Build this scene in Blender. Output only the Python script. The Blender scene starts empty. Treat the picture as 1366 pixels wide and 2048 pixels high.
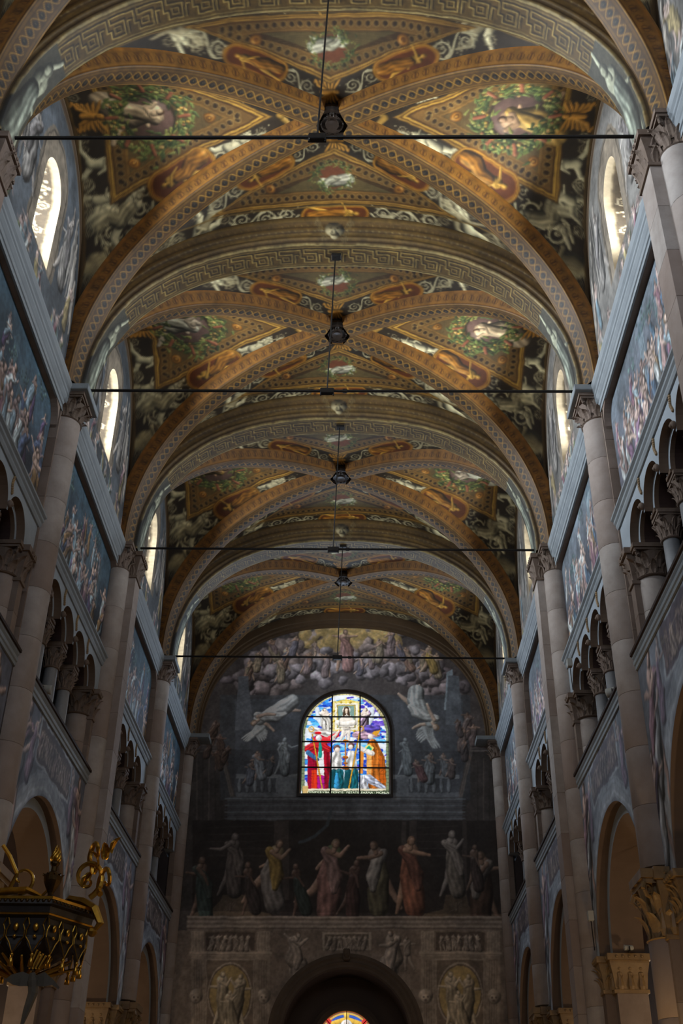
# Cathedral nave looking up at the painted vault and the frescoed end wall
import bpy, math, random
import numpy as np
EXPO, WORLD = .15, 1.0
DAY_L, DAY_R, DAY_E, DAY_B, SPREAD = 270, 240, 160, 420, 92
DAYCOL = (.84, .92, 1.)
GLASS, AISLE, PIERLAMP = .9, 70, 110
# =============================================================== camera, world, lights, exposure
scene = bpy.context.scene
FPX, PITCH, YAW, ROLL = 2217.5, .5755, .0226, .0165          # focal length in pixels of the 1366 x 2048 frame
CAM = np.array([.6085, 0., 1.6])
def cam_axes():
    cp, sp = math.cos(PITCH), math.sin(PITCH); cy, sy = math.cos(YAW), math.sin(YAW); cr, sr = math.cos(ROLL), math.sin(ROLL)
    Z = np.array([[cy, -sy, 0], [sy, cy, 0], [0, 0, 1]])
    f, u, x = Z @ (0, cp, sp), Z @ (0, -sp, cp), Z @ (1., 0, 0)
    return np.array([cr * x + sr * u, -sr * x + cr * u, f])
AX = cam_axes()
def px_on_y(px, py, Y):
    d = AX.T @ np.array([(px - 683) / FPX, -(py - 1024) / FPX, 1.]); return CAM + d * (Y - CAM[1]) / d[1]
def px_on_x(px, py, X):
    d = AX.T @ np.array([(px - 683) / FPX, -(py - 1024) / FPX, 1.]); return CAM + d * (X - CAM[0]) / d[0]
from mathutils import Matrix, Vector
cd = bpy.data.cameras.new('camera'); cam = bpy.data.objects.new('camera', cd); scene.collection.objects.link(cam)
cd.sensor_fit = 'VERTICAL'; cd.sensor_height = 36; cd.lens = FPX / 2048 * 36; cd.clip_end = 300
M = Matrix(np.stack([AX[0], AX[1], -AX[2]], 1).tolist()).to_4x4(); M.translation = Vector(CAM); cam.matrix_world = M
scene.camera = cam
world = bpy.data.worlds.new('daylight'); scene.world = world; world.use_nodes = True
bg = world.node_tree.nodes['Background']; bg.inputs[0].default_value = (.62, .74, .95, 1); bg.inputs[1].default_value = WORLD
vs = scene.view_settings; vs.view_transform = 'Standard'; vs.look = 'None'; vs.exposure = EXPO; vs.gamma = 1; vs.use_curve_mapping = False
scene.cycles.max_bounces = 8; scene.cycles.diffuse_bounces = 5; scene.cycles.sample_clamp_indirect = 4
# the nave: piers at YK, wall plane at |X| = AW
AW = 5.0; BAY = 5.866; YK = [10.67 + BAY * k for k in range(-1, 5)]; YC = [(YK[i] + YK[i + 1]) / 2 for i in range(5)]; Y_END = 34.15
Z0, HV, AV, BV, PV = 14.9, 4.5, 5.03, 2.63, 2.3            # vault springing, rise, half spans, roundness
def area(name, loc, rot, sx, sy, power, col):
    l = bpy.data.lights.new(name, 'AREA'); l.shape = 'RECTANGLE'; l.size = sx; l.size_y = sy; l.energy = power; l.color = col
    o = bpy.data.objects.new(name, l); scene.collection.objects.link(o); o.location = loc; o.rotation_euler = rot; return o
for i, yc in enumerate(YC):                                   # daylight through the clerestory windows
    for s in (-1, 1):
        area('window_daylight', (s * (AW + .78), yc, 16.85), (0, s * (math.pi / 2 + (.32 if s > 0 else .02)), 0), 1.5, .5, (DAY_L if s < 0 else DAY_R) * (1.0, 1.15, .9, .5, .34)[i], DAYCOL).data.spread = math.radians(SPREAD)
area('facade_window_daylight', (.1, Y_END - .12, 14.9), (-math.pi / 2, 0, 0), 2.4, 3.0, DAY_E, (.62, .78, 1))
for yc in (-4., -9.):                                        # windows of the bays behind the viewer
    for s in (-1, 1): area('window_daylight', (s * (AW + .2), yc, 15.5), (0, s * math.pi / 2, 0), 2.2, 1.6, DAY_B, DAYCOL)
# ---------------------------------------------------------------- fresco painter (flat painted decoration, kept as colour attributes)
LDIR = np.array([-.45, .55, .70])
def rgb(h):
    return np.array([int(h[i:i + 2], 16) / 255 for i in (0, 2, 4)], np.float32)
def C3(c):
    return rgb(c) if isinstance(c, str) else np.asarray(c, np.float32)
def lin(c):
    c = np.clip(c, 0, 1)
    return np.where(c <= .04045, c / 12.92, ((c + .055) / 1.055) ** 2.4)
def fbm(shape, rng, base=4, octs=5, aspect=1.):
    H, W = shape
    out = np.zeros(shape, np.float32); amp = 1.; tot = 0
    for o in range(octs):
        n = base * 2 ** o
        gh, gw = max(2, int(n * (H / max(H, W))) + 2), max(2, int(n * (W / max(H, W)) * aspect) + 2)
        g = rng.random((gh, gw)).astype(np.float32)
        y = np.linspace(0, gh - 1.001, H); x = np.linspace(0, gw - 1.001, W)
        yi, xi = y.astype(int), x.astype(int)
        fy, fx = (y - yi)[:, None], (x - xi)[None]
        fy, fx = fy * fy * (3 - 2 * fy), fx * fx * (3 - 2 * fx)
        a = g[yi][:, xi]; b = g[yi][:, np.minimum(xi + 1, gw - 1)]
        c = g[np.minimum(yi + 1, gh - 1)][:, xi]; d = g[np.minimum(yi + 1, gh - 1)][:, np.minimum(xi + 1, gw - 1)]
        out += amp * ((a * (1 - fx) + b * fx) * (1 - fy) + (c * (1 - fx) + d * fx) * fy)
        tot += amp; amp *= .55
    return out / tot
class Canvas:
    def __init__(s, u0, u1, v0, v1, ppm, bg, seed=1):
        s.u0, s.v0, s.u1, s.v1, s.k = u0, v0, u1, v1, ppm
        s.W, s.H = int(round((u1 - u0) * ppm)), int(round((v1 - v0) * ppm))
        s.a = np.empty((s.H, s.W, 3), np.float32); s.a[:] = C3(bg)
        s.us = (u0 + (np.arange(s.W) + .5) / ppm).astype(np.float32)
        s.vs = (v0 + (np.arange(s.H) + .5) / ppm).astype(np.float32)
        s.rng = np.random.default_rng(seed)
    def win(s, ulo, uhi, vlo, vhi):
        i0 = max(0, int((ulo - s.u0) * s.k) - 1); i1 = min(s.W, int((uhi - s.u0) * s.k) + 2)
        j0 = max(0, int((vlo - s.v0) * s.k) - 1); j1 = min(s.H, int((vhi - s.v0) * s.k) + 2)
        if i1 <= i0 or j1 <= j0: return None
        U, V = np.meshgrid(s.us[i0:i1], s.vs[j0:j1])
        return (slice(j0, j1), slice(i0, i1)), U, V
    def mix(s, sl, col, al):
        s.a[sl] = s.a[sl] * (1 - al[..., None]) + col * al[..., None]
    def stroke(s, pts, r, col, sh=.75, fold=0, al=1., light=LDIR):
        pts = np.asarray(pts, np.float32).reshape(-1, 2); n = len(pts)
        r = np.broadcast_to(np.asarray(r, np.float32), (n,)) ; R = float(r.max())
        w = s.win(pts[:, 0].min() - R, pts[:, 0].max() + R, pts[:, 1].min() - R, pts[:, 1].max() + R)
        if w is None: return
        sl, U, V = w; col = C3(col)
        best = np.full(U.shape, 9., np.float32); nx = np.zeros_like(U); ny = np.zeros_like(U)
        ac = np.zeros_like(U); run = 0.; along = np.zeros_like(U)
        for i in range(max(1, n - 1)):
            a = pts[i]; b = pts[min(i + 1, n - 1)]; d = b - a; L2 = max(float(d @ d), 1e-9)
            t = np.clip(((U - a[0]) * d[0] + (V - a[1]) * d[1]) / L2, 0, 1)
            rr = r[i] + (r[min(i + 1, n - 1)] - r[i]) * t
            ex = (U - a[0] - t * d[0]) / rr; ey = (V - a[1] - t * d[1]) / rr
            q = np.hypot(ex, ey); m = q < best
            best = np.where(m, q, best); nx = np.where(m, ex, nx); ny = np.where(m, ey, ny)
            if fold:
                L = math.sqrt(L2)
                ac = np.where(m, (ex * -d[1] + ey * d[0]) / L, ac); along = np.where(m, run + t * L, along); run += L
        m = np.clip((1 - best) * R * s.k, 0, 1) * al
        if sh:
            nz = np.sqrt(np.clip(1 - best * best, 0, 1))
            lam = np.clip(nx * light[0] + ny * light[1] + nz * light[2], 0, 1)
            g = (1 - sh) + sh * 1.35 * lam
            if fold: g = g * (.86 + .17 * np.sin(fold * ac + 2.2 * np.sin(along / R * 1.3 + fold)) + .12 * np.sin(fold * .43 * ac + 3 * along / R + pts[0, 0] * 9))
            c = col[None, None] * g[..., None]
            hi = np.clip((lam - .86) * 3., 0, 1)[..., None]
            c = c + hi * (1 - c) * .35
        else: c = np.broadcast_to(col, U.shape + (3,))
        s.mix(sl, c, m)
    def blob(s, u, v, ru, rv=None, col='888888', sh=.7, ang=0, al=1.):
        rv = ru if rv is None else rv
        if abs(ru - rv) < 1e-6: return s.stroke([(u, v)], ru, col, sh, al=al)
        L, r = (ru - rv, rv) if ru > rv else (rv - ru, ru)
        a = math.radians(ang) + (0 if ru > rv else math.pi / 2)
        du, dv = L * math.cos(a), L * math.sin(a)
        s.stroke([(u - du, v - dv), (u + du, v + dv)], r, col, sh, al=al)
    def poly(s, pts, col, al=1., soft=0):
        pts = np.asarray(pts, np.float32)
        w = s.win(pts[:, 0].min(), pts[:, 0].max(), pts[:, 1].min(), pts[:, 1].max())
        if w is None: return
        sl, U, V = w; ins = np.zeros(U.shape, bool); n = len(pts)
        for i in range(n):
            (x1, y1), (x2, y2) = pts[i], pts[(i + 1) % n]
            if y1 == y2: continue
            c = (V >= min(y1, y2)) & (V < max(y1, y2)) & (U < (V - y1) / (y2 - y1) * (x2 - x1) + x1)
            ins ^= c
        s.mix(sl, C3(col), ins.astype(np.float32) * al)
    def rect(s, u0, v0, u1, v1, col, al=1.):
        w = s.win(min(u0, u1), max(u0, u1), min(v0, v1), max(v0, v1))
        if w is None: return
        sl, U, V = w
        m = ((U >= min(u0, u1)) & (U <= max(u0, u1)) & (V >= min(v0, v1)) & (V <= max(v0, v1))).astype(np.float32) * al
        s.mix(sl, C3(col), m)
    def line(s, pts, w, col, al=1.):
        s.stroke(pts, w / 2, col, 0, al=al)
    def ring(s, u, v, R, w, col, a0=0, a1=360, sh=.5, ry=None, n=28):
        t = np.radians(np.linspace(a0, a1, n)); ry = R if ry is None else ry
        s.stroke(np.stack([u + R * np.cos(t), v + ry * np.sin(t)], 1), w / 2, col, sh)
    def grain(s, amt=.12, base=14, seed=3, tint=None):
        n = fbm((s.H, s.W), np.random.default_rng(seed), base) - .5
        s.a *= (1 + amt * 4 * n)[..., None]
    def age(s, amp=.03, base=22, seed=5, amt=.1):
        """loosen the drawing and break up the tones, as brushwork and old plaster do"""
        g = np.random.default_rng(seed); sh = (s.H, s.W); U, V = np.meshgrid(s.us, s.vs)
        for A, b in ((amp, base), (amp * .45, base * 3)):
            s.a = s.at(U + A * 4 * (fbm(sh, g, b, 2) - .5), V + A * 4 * (fbm(sh, g, b, 2) - .5)).astype(np.float32)
        n = fbm(sh, g, base, 5) - .5; m = fbm(sh, g, base * 5, 3) - .5
        s.a = np.clip(s.a * (1 + amt * 5 * n + amt * 3 * m)[..., None], 0, 1)
    def at(s, u, v):
        i = np.clip((np.asarray(u) - s.u0) * s.k - .5, 0, s.W - 1.001); j = np.clip((np.asarray(v) - s.v0) * s.k - .5, 0, s.H - 1.001)
        i0, j0 = i.astype(int), j.astype(int); fi, fj = (i - i0)[..., None], (j - j0)[..., None]
        A = s.a
        return (A[j0, i0] * (1 - fi) + A[j0, np.minimum(i0 + 1, s.W - 1)] * fi) * (1 - fj) + \
               (A[np.minimum(j0 + 1, s.H - 1), i0] * (1 - fi) + A[np.minimum(j0 + 1, s.H - 1), np.minimum(i0 + 1, s.W - 1)] * fi) * fj
# ---- motifs
def rot(p, ang, o=(0, 0), flip=1):
    a = math.radians(ang); c, s = math.cos(a), math.sin(a)
    p = np.asarray(p, float); x = p[..., 0] * flip; y = p[..., 1]
    return np.stack([o[0] + x * c - y * s, o[1] + x * s + y * c], -1)
def figure(c, x, y, h, skin='b08a70', robe=None, robe2=None, ang=0, flip=1, arms=((40, 20), (-60, -100)), legs=((8, 0), (-12, -25)), hair='3a2a20', bulk=1., wings=None, sh=.75, chest=None):
    """a painted standing, leaning or flying figure; feet-hip line starts at (x, y) for the hips; angles are from straight down"""
    T = lambda *p: rot(np.array(p) * h, ang, (x, y), flip)
    b = bulk
    def limb(o, a1, a2, l1, l2, r0, r1, r2, col):
        a1, a2 = math.radians(a1), math.radians(a2)
        k = (o[0] + l1 * math.sin(a1), o[1] - l1 * math.cos(a1)); e = (k[0] + l2 * math.sin(a2), k[1] - l2 * math.cos(a2))
        c.stroke(T(o, k, e), np.array([r0, r1, r2]) * h * b, col, sh)
        return k, e
    if wings is not None:
        for sg, wa in ((1, 50), (-1, -35)):
            for q in range(7):
                aa = math.radians(wa + sg * q * 9 - 90)
                L = .5 - .035 * q
                c.stroke(T((0, .28), (L * .6 * math.cos(aa + 1.57 * 0) * sg, .28 + L * .55 * abs(math.sin(aa))), (L * sg * math.cos(aa * .9), .30 + L * math.sin(-aa * .5))), np.array([.035, .04, .012]) * h, wings, .5)
    limb((.05, .30), *arms[1], .16, .16, .034, .028, .02, skin)
    limb((-.035, 0), *legs[1], .25, .25, .06, .045, .022, skin)
    k, e = limb((.035, 0), *legs[0], .25, .25, .06, .045, .022, skin)
    c.stroke(T((0, -.01), (0, .14), (0, .29)), np.array([.085, .075, .1]) * h * b, chest or skin, sh)
    if robe is not None:
        c.stroke(T((0, .16), (0, -.02), (k[0] * .6, k[1] * .8), (e[0] * .6 + .02, e[1] * .82)), np.array([.09, .11, .13, .12]) * h * b, robe, .8, fold=11)
    if robe2 is not None:
        c.stroke(T((-.1, .3), (.02, .18), (.1, 0), (.12, -.16)), np.array([.055, .075, .085, .04]) * h * b, robe2, .8, fold=8)
    limb((-.06, .30), *arms[0], .16, .16, .036, .03, .02, skin)
    c.stroke(T((0, .32), (.01, .38)), .03 * h * b, skin, sh)
    c.stroke(T((.005, .415), (.012, .435)), .055 * h, hair, .5)
    c.stroke(T((.02, .405), (.022, .425)), .043 * h, skin, sh)
def rand_fig(c, x, y, h, rng, skins, robes, **k):
    a = lambda s: rng.uniform(-s, s)
    figure(c, x, y, h, skin=skins[rng.integers(len(skins))], robe=robes[rng.integers(len(robes))] if rng.random() < .92 else None,
           robe2=robes[rng.integers(len(robes))] if rng.random() < .65 else None, ang=a(14), flip=1 if rng.random() < .5 else -1,
           arms=((rng.uniform(10, 120), rng.uniform(0, 160)), (-rng.uniform(10, 120), -rng.uniform(0, 160))), legs=((rng.uniform(0, 35), a(20)), (-rng.uniform(0, 25), -rng.uniform(0, 40))), **k)
def scroll(c, x, y, R, col, d=1, a0=0., turns=1.6, leaf=True):
    t = np.linspace(0, 1, 26); th = math.radians(a0) + d * turns * 2 * math.pi * t; rr = R * (1 - .86 * t)
    P = np.stack([x + rr * np.cos(th), y + rr * np.sin(th)], 1)
    c.stroke(P, R * (.17 - .08 * t), col, .75)
    if leaf:
        for q in range(7):
            i = int(q * 2.3); p = P[i]; o = (p - (x, y)); o = o / (np.linalg.norm(o) + 1e-6)
            tang = np.array([-o[1], o[0]]) * d
            c.stroke([p, p + o * R * .22 + tang * R * .22, p + o * R * .22 + tang * R * .5], np.array([.1, .11, .03]) * R, col, .75)
    c.blob(x, y, R * .15, None, col)
def rinceau(c, p, q, R, col, first=1, w=.5):
    p, q = np.array(p, float), np.array(q, float); L = np.linalg.norm(q - p); n = max(1, int(round(L / (2 * R)))); d = (q - p) / L; nrm = np.array([-d[1], d[0]])
    tt = np.linspace(0, L, 12 * n)
    c.stroke(p + d * tt[:, None] + nrm * (np.sin(tt / L * n * math.pi) * R * .75 * first)[:, None], R * .12, col, .7)
    for i in range(n):
        sg = first * (1 if i % 2 == 0 else -1)
        m = p + d * L * (i + .5) / n - nrm * sg * R * .12
        scroll(c, m[0], m[1], R * .72, col, -sg, math.degrees(math.atan2(d[1], d[0])) + 180 * (sg < 0) + 90)
        for g in (-.9, .9): c.blob(*(m + d * R * g + nrm * R * .8 * sg * np.sign(g)), R * .1, None, col)
def eggs(c, p, q, sz, col, dark='2a1c10', side=1):
    p, q = np.array(p, float), np.array(q, float); L = np.linalg.norm(q - p); n = max(1, int(L / sz)); d = (q - p) / L; nrm = np.array([-d[1], d[0]]) * side
    t = np.radians(np.linspace(10, 350, 12))
    for i in range(n):
        m = p + d * (i + .5) * L / n
        P = m + (np.cos(t)[:, None] * d * .40 + np.sin(t)[:, None] * nrm * .46) * sz
        c.stroke([m - nrm * .1 * sz, m + nrm * .1 * sz], sz * .3, dark, .3)
        c.stroke(P, sz * .075, col, .4)
def band(c, pts, w, cols):
    """parallel mouldings: a path drawn with ever thinner strips"""
    for k, cc in enumerate(cols):
        c.line(pts, w * (1 - k / len(cols)), cc)
def cartouche(c, x, y, hl, hw, ang, rng, gold='a8671c', flip=1):
    d = np.array([math.cos(math.radians(ang)), math.sin(math.radians(ang))]); P = [(x - d[0] * (hl - hw), y - d[1] * (hl - hw)), (x + d[0] * (hl - hw), y + d[1] * (hl - hw))]
    for r, cc in ((1.0, '6a3d10'), (.93, 'b27a26'), (.85, '5c340f'), (.80, '9a5c18'), (.72, '53260e')):
        c.stroke(P, hw * r, cc, 0)
    figure(c, x - d[0] * hl * .08, y - d[1] * hl * .08, hl * 1.55, skin='c08832', robe='a3621c', ang=ang - 90, flip=flip, arms=((rng.uniform(30, 100), rng.uniform(20, 120)), (-rng.uniform(20, 80), -rng.uniform(20, 100))),
           legs=((rng.uniform(5, 30), -5), (-15, -rng.uniform(10, 40))), hair='8a5418', sh=.8)
def wreath(c, x, y, R, w, rng, n=150, cols=('5d6a34', '3f4d2a', '7a7a3e', '2c3620'), fruit=('b88a3c', 'c79a58', '9a5d3a', 'a9a45a')):
    for k in range(n):
        a = rng.uniform(0, 2 * math.pi); r = R + rng.normal(0, w * .42)
        px, py = x + r * math.cos(a), y + r * math.sin(a); b = a + rng.uniform(-1, 1) + 1.57
        c.stroke([(px, py), (px + w * .45 * math.cos(b), py + w * .45 * math.sin(b))], [w * .16, w * .05], cols[rng.integers(len(cols))], .7)
    for k in range(n // 5):
        a = rng.uniform(0, 2 * math.pi); r = R + rng.normal(0, w * .3)
        c.blob(x + r * math.cos(a), y + r * math.sin(a), w * rng.uniform(.1, .18), None, fruit[rng.integers(len(fruit))], .8)
def vase(c, x, y, h, ang, col='a08c6a'):
    T = lambda *p: rot(np.array(p) * h, ang, (x, y))
    c.stroke(T((0, -.5), (0, -.3)), np.array([.22, .1]) * h, col)
    c.stroke(T((0, -.28), (0, 0), (0, .18)), np.array([.14, .3, .26]) * h, col)
    for k in range(-2, 3): c.stroke(T((k * .05, -.2), (k * .11, .15)), .012 * h, '54432c', 0)
    c.stroke(T((-.3, .28), (.3, .28)), .07 * h, col); c.stroke(T((-.22, .4), (.22, .4)), .1 * h, '5d4a30')
    for k in range(5): c.stroke(T((-.2 + .1 * k, .45), (-.3 + .15 * k, .62)), np.array([.07, .03]) * h, col)
def mask(c, x, y, h, ang, col='b5762a'):
    T = lambda *p: rot(np.array(p) * h, ang, (x, y))
    for sg in (-1, 1):
        for k in range(6): c.stroke(T((0, .1 - .05 * k), (sg * (.35 + .03 * k), .28 - .16 * k), (sg * (.62 - .05 * k), .42 - .2 * k)), np.array([.05, .075, .02]) * h, col, .8)
        c.stroke(T((sg * .1, -.1), (sg * .28, -.42), (sg * .5, -.5)), np.array([.09, .07, .02]) * h, col, .8)
    c.stroke(T((0, -.3), (0, .1)), np.array([.12, .16]) * h, col, .85); c.stroke(T((0, .22), (0, .28)), .13 * h, col, .85)
    for sg in (-1, 1): c.blob(*T((sg * .05, .25))[0], .025 * h, None, '2a1708', 0)
# ---------------------------------------------------------------- the paintings
GRIS = ('c4b698', 'b2a386', 'd2c4a8', '9e8f74')
BRN = ('4a2f17', '3a2513', '5c3c1c')
def paint_lateral(seed, skin, robe, hair):
    c = Canvas(0, 5.1, -6.3, 6.3, 62, '221a12', seed); r = c.rng
    S = lambda t: 6.05 * 0 + np.interp(t, [0, .5, 1, 1.5, 2, 2.5, 3, 3.5, 4, 4.5, 5.05], [0, .3, .6, .9, 1.22, 1.56, 1.94, 2.36, 2.9, 3.6, 6.0])
    # field of the inner triangle
    tri = np.array([(1.5, 0), (4.35, -1.55), (4.35, 1.55)])
    for sg in (-1, 1):
        # grisaille strip along the rib: scrolls, nudes, gold cartouche
        rinceau(c, (1.1, sg * .40), (2.35, sg * 1.02), .25, GRIS[0], sg)
        rinceau(c, (3.6, sg * 1.72), (4.75, sg * 2.5), .33, GRIS[0], sg)
        figure(c, 2.02, sg * .66, 1.1, skin=GRIS[2], ang=90 + sg * 30, flip=sg, arms=((110, 160), (-40, -90)), legs=((40, 10), (-10, -60)), hair='6b5c46', bulk=1.25)
        figure(c, 1.75, sg * .5, .6, skin=GRIS[0], ang=80 + sg * 40, flip=-sg, arms=((60, 100), (-90, -150)), legs=((60, -20), (-30, -80)), hair='6b5c46', bulk=1.3)
        cartouche(c, 2.98, sg * 1.2, .78, .34, sg * 28.5, r, flip=sg)
        figure(c, 4.28, sg * 2.05, 1.45, skin=GRIS[2], robe=GRIS[1], ang=70 + sg * 25, flip=-sg, arms=((120, 200), (-50, -20)), legs=((70, 0), (-25, -70)), hair='5c4c38', bulk=1.25)
        vase(c, 4.7, sg * 3.0, 1.0, 90 + sg * 22, '9c8a6a')
        for k in range(9):
            t = r.uniform(4.5, 5.0); s = sg * r.uniform(3.4, 4.6)
            scroll(c, t, s, .14, '6a5a42', r.choice([-1, 1]), r.uniform(0, 360))
        for t, q, R_ in ((1.35, .3, .1), (2.45, .78, .13), (3.75, 1.5, .15), (4.0, 2.4, .16), (3.6, 1.95, .14), (4.35, 1.9, .12), (4.6, 2.3, .13), (4.85, .45, .12), (4.85, .7, .1), (4.9, 1.35, .12), (4.6, 3.6, .15), (4.85, 3.3, .13)): scroll(c, t, sg * q, R_, GRIS[3], sg, 60 * q)
        # wall-side figures
        figure(c, 4.78, sg * .98, 1.0, skin=GRIS[0], ang=90, flip=sg, arms=((80, 30), (-120, -160)), legs=((60, 20), (-50, -90)), hair='5c4c38', bulk=1.3)
        rinceau(c, (4.85, sg * 1.25), (4.9, sg * 2.4), .16, GRIS[1], sg)
        figure(c, 4.72, sg * 1.7, .95, skin=GRIS[1], ang=90 + sg * 20, flip=-sg, arms=((60, 120), (-70, -20)), legs=((20, -30), (-60, -20)), hair='5c4c38', bulk=1.3)
    c.poly([(1.12, 0), (4.46, -1.78), (4.46, 1.78)], '3c2712')
    for k, (cc, d) in enumerate((('8a6224', 0), ('4a2d10', .035), ('a5782e', .06), ('3a230e', .10), ('5b3d1b', .14), ('6e4c22', .36), ('2f1d0c', .40))):
        c.poly([(1.16 + d * 2.3, 0), (4.44 - d, -1.74 + d * 1.5), (4.44 - d, 1.74 - d * 1.5)], cc)
    c.poly([(2.1, 0), (4.03, -1.16), (4.03, 1.16)], '4d3a20')
    A, B, D = np.array((1.75, 0)), np.array((4.2, -1.4)), np.array((4.2, 1.4))
    for p, q in ((A, B), (D, A), (B, D)): eggs(c, p, q, .155, 'a98a52', '23160b')
    for k in range(26):          # coffered relief lines of the field
        f = k / 26
        c.line([(2.2 + 1.8 * f, -1.05 * f), (2.2 + 1.8 * f, 1.05 * f)], .02, '6b5a38', .8)
    for (u, v) in ((2.35, 0), (3.93, -.95), (3.93, .95)):
        for R, cc in ((.13, '6b3c12'), (.10, 'a86a22'), (.065, '5c3210'), (.035, 'b57a2c')): c.blob(u, v, R, None, cc, .3)
    for sg in (-1, 1): cartouche(c, 2.98, sg * 1.2, .78, .34, sg * 28.5, r, flip=sg)
    # wreath and half-length figure
    c.blob(3.52, 0, .56, None, '2b2018', 0)
    c.blob(3.52, 0, .5, None, '5e4440', .3)
    figure(c, 3.86, .02, 1.45, skin=skin, robe=robe, robe2=robe, ang=84, arms=((70, 150), (-30, -100)), legs=((30, 60), (-30, -60)), hair=hair, bulk=1.75, sh=.7)
    wreath(c, 3.52, 0, .68, .27, r, 300)
    for a in range(0, 360, 45): c.stroke(rot([(0, .62), (.04, .8)], a, (3.52, 0)), .05, '8a4a34', .7)
    mask(c, 4.6, 0, .62, 90, 'b5742a')
    # gold cartouche shell at the apex
    for sg in (-1, 1): c.stroke([(1.0, 0), (.85, sg * .18), (.7, sg * .2)], [.09, .07, .02], 'a87b36', .8)
    # side mouldings along ribs
    tt = np.linspace(.15, 4.95, 60)
    c.rect(4.97, -6.1, 5.1, 6.1, '3a2a18')
    for w_, cc in ((.05, '6a4f2a'), (.02, '241608')): c.line([(4.99, -6), (4.99, 6)], w_, cc)
    c.a = np.clip(c.a, 0, 1) ** .84; c.age(.022, 22, seed, .09); return c
def paint_transverse(seed):
    c = Canvas(0, 2.95, -7.9, 7.9, 62, '221a12', seed); r = c.rng
    # frieze along the transverse arch
    for sg in (-1, 1):
        rinceau(c, (2.40, sg * .75), (2.40, sg * 2.2), .25, GRIS[0], -sg)
        figure(c, 2.45, sg * 1.15, .55, skin=GRIS[1], ang=180, flip=sg, legs=((60, -30), (-30, -80)), hair='6b5c46', bulk=1.4)
        figure(c, 2.40, sg * 2.85, 1.45, skin=GRIS[2], ang=180 - sg * 62, flip=sg, arms=((110, 170), (-50, -110)), legs=((50, 0), (-10, -50)), hair='5c4c38', bulk=1.2)
        figure(c, 2.1, sg * 2.55, 1.2, skin='9a8a6e', ang=180 - sg * 48, flip=-sg, arms=((90, 30), (-60, -130)), legs=((30, -20), (-30, -60)), hair='4c3c2a', bulk=1.2)
        rinceau(c, (2.35, sg * 3.2), (2.45, sg * 3.9), .2, GRIS[3], sg)
        vase(c, 2.52, sg * 4.2, .8, 180 - sg * 78, '8f7d60')
        for k in range(10): scroll(c, r.uniform(2.2, 2.75), sg * r.uniform(4.7, 6.4), .13, '5a4a36', r.choice([-1, 1]), r.uniform(0, 360))
        rinceau(c, (.55, sg * .3), (1.0, sg * .85), .19, GRIS[0], sg)
        rinceau(c, (1.45, sg * 1.8), (2.0, sg * 2.6), .24, GRIS[0], sg)
        cartouche(c, 1.22, sg * 1.36, .66, .27, sg * 61, r, flip=sg)
        for t, q, R_ in ((.95, .9, .1), (1.6, 1.95, .13), (1.75, 2.4, .13), (1.95, 2.85, .13), (2.35, 3.55, .14), (2.55, 1.9, .1), (2.3, 2.3, .12), (2.5, 3.3, .12), (2.2, 3.9, .12)): scroll(c, t, sg * q, R_, GRIS[3], sg, 70 * q)
    mask(c, .55, 0, .5, 180, 'b5782c')
    c.poly([(.72, 0), (2.16, -2.6), (2.16, 2.6)], '3c2712')
    for cc, d in (('8a6224', 0), ('4a2d10', .03), ('9a7030', .05), ('3a230e', .08), ('573a19', .11), ('6b4a22', .3), ('2f1d0c', .33)):
        c.poly([(.74 + d * 1.5, 0), (2.14 - d, -2.56 + d * 3), (2.14 - d, 2.56 - d * 3)], cc)
    c.poly([(1.27, 0), (1.79, -1.2), (1.79, 1.2)], '463820')
    A, B, D = np.array((1.02, 0)), np.array((1.95, -1.95)), np.array((1.95, 1.95))
    for p, q in ((A, B), (D, A), (B, D)): eggs(c, p, q, .15, 'a08450', '23160b')
    for k in range(10):
        f = k / 10
        for sg in (-1, 1): c.line([(1.3 + .48 * f, sg * .45), (1.42 + .36 * f, sg * 1.1)], .02, '6b5a38', .7)
    for sg in (-1, 1):
        for R, cc in ((.12, '6b3c12'), (.09, 'a0641f'), (.055, '5c3210')): c.blob(1.68, sg * 1.3, R, None, cc, .3)
    for sg in (-1, 1): cartouche(c, 1.22, sg * 1.36, .66, .27, sg * 61, r, flip=sg)
    c.blob(1.45, 0, .3, None, '5a2e1c', 0)
    figure(c, 1.58, 0, .72, skin='c9c1b2', robe='b9b0a4', robe2='a9a090', ang=180, hair='d6d0c4', bulk=1.7, legs=((10, 20), (-10, -20)))
    wreath(c, 1.45, 0, .36, .13, r, 170, fruit=('b3a060', '9c8a4a'))
    cartouche(c, 2.42, 0, .72, .235, 90, r)
    for (u, w_, cc) in ((2.68, .10, '4a3218'), (2.68, .05, '7d6236'), (2.2, .05, '6b5026'), (2.78, .05, '2a1a0c'), (2.86, .08, '5c4322')): c.line([(u, -7.8), (u, 7.8)], w_, cc)
    c.a = np.clip(c.a, 0, 1) ** .88; c.age(.022, 22, seed, .09); return c
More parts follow.
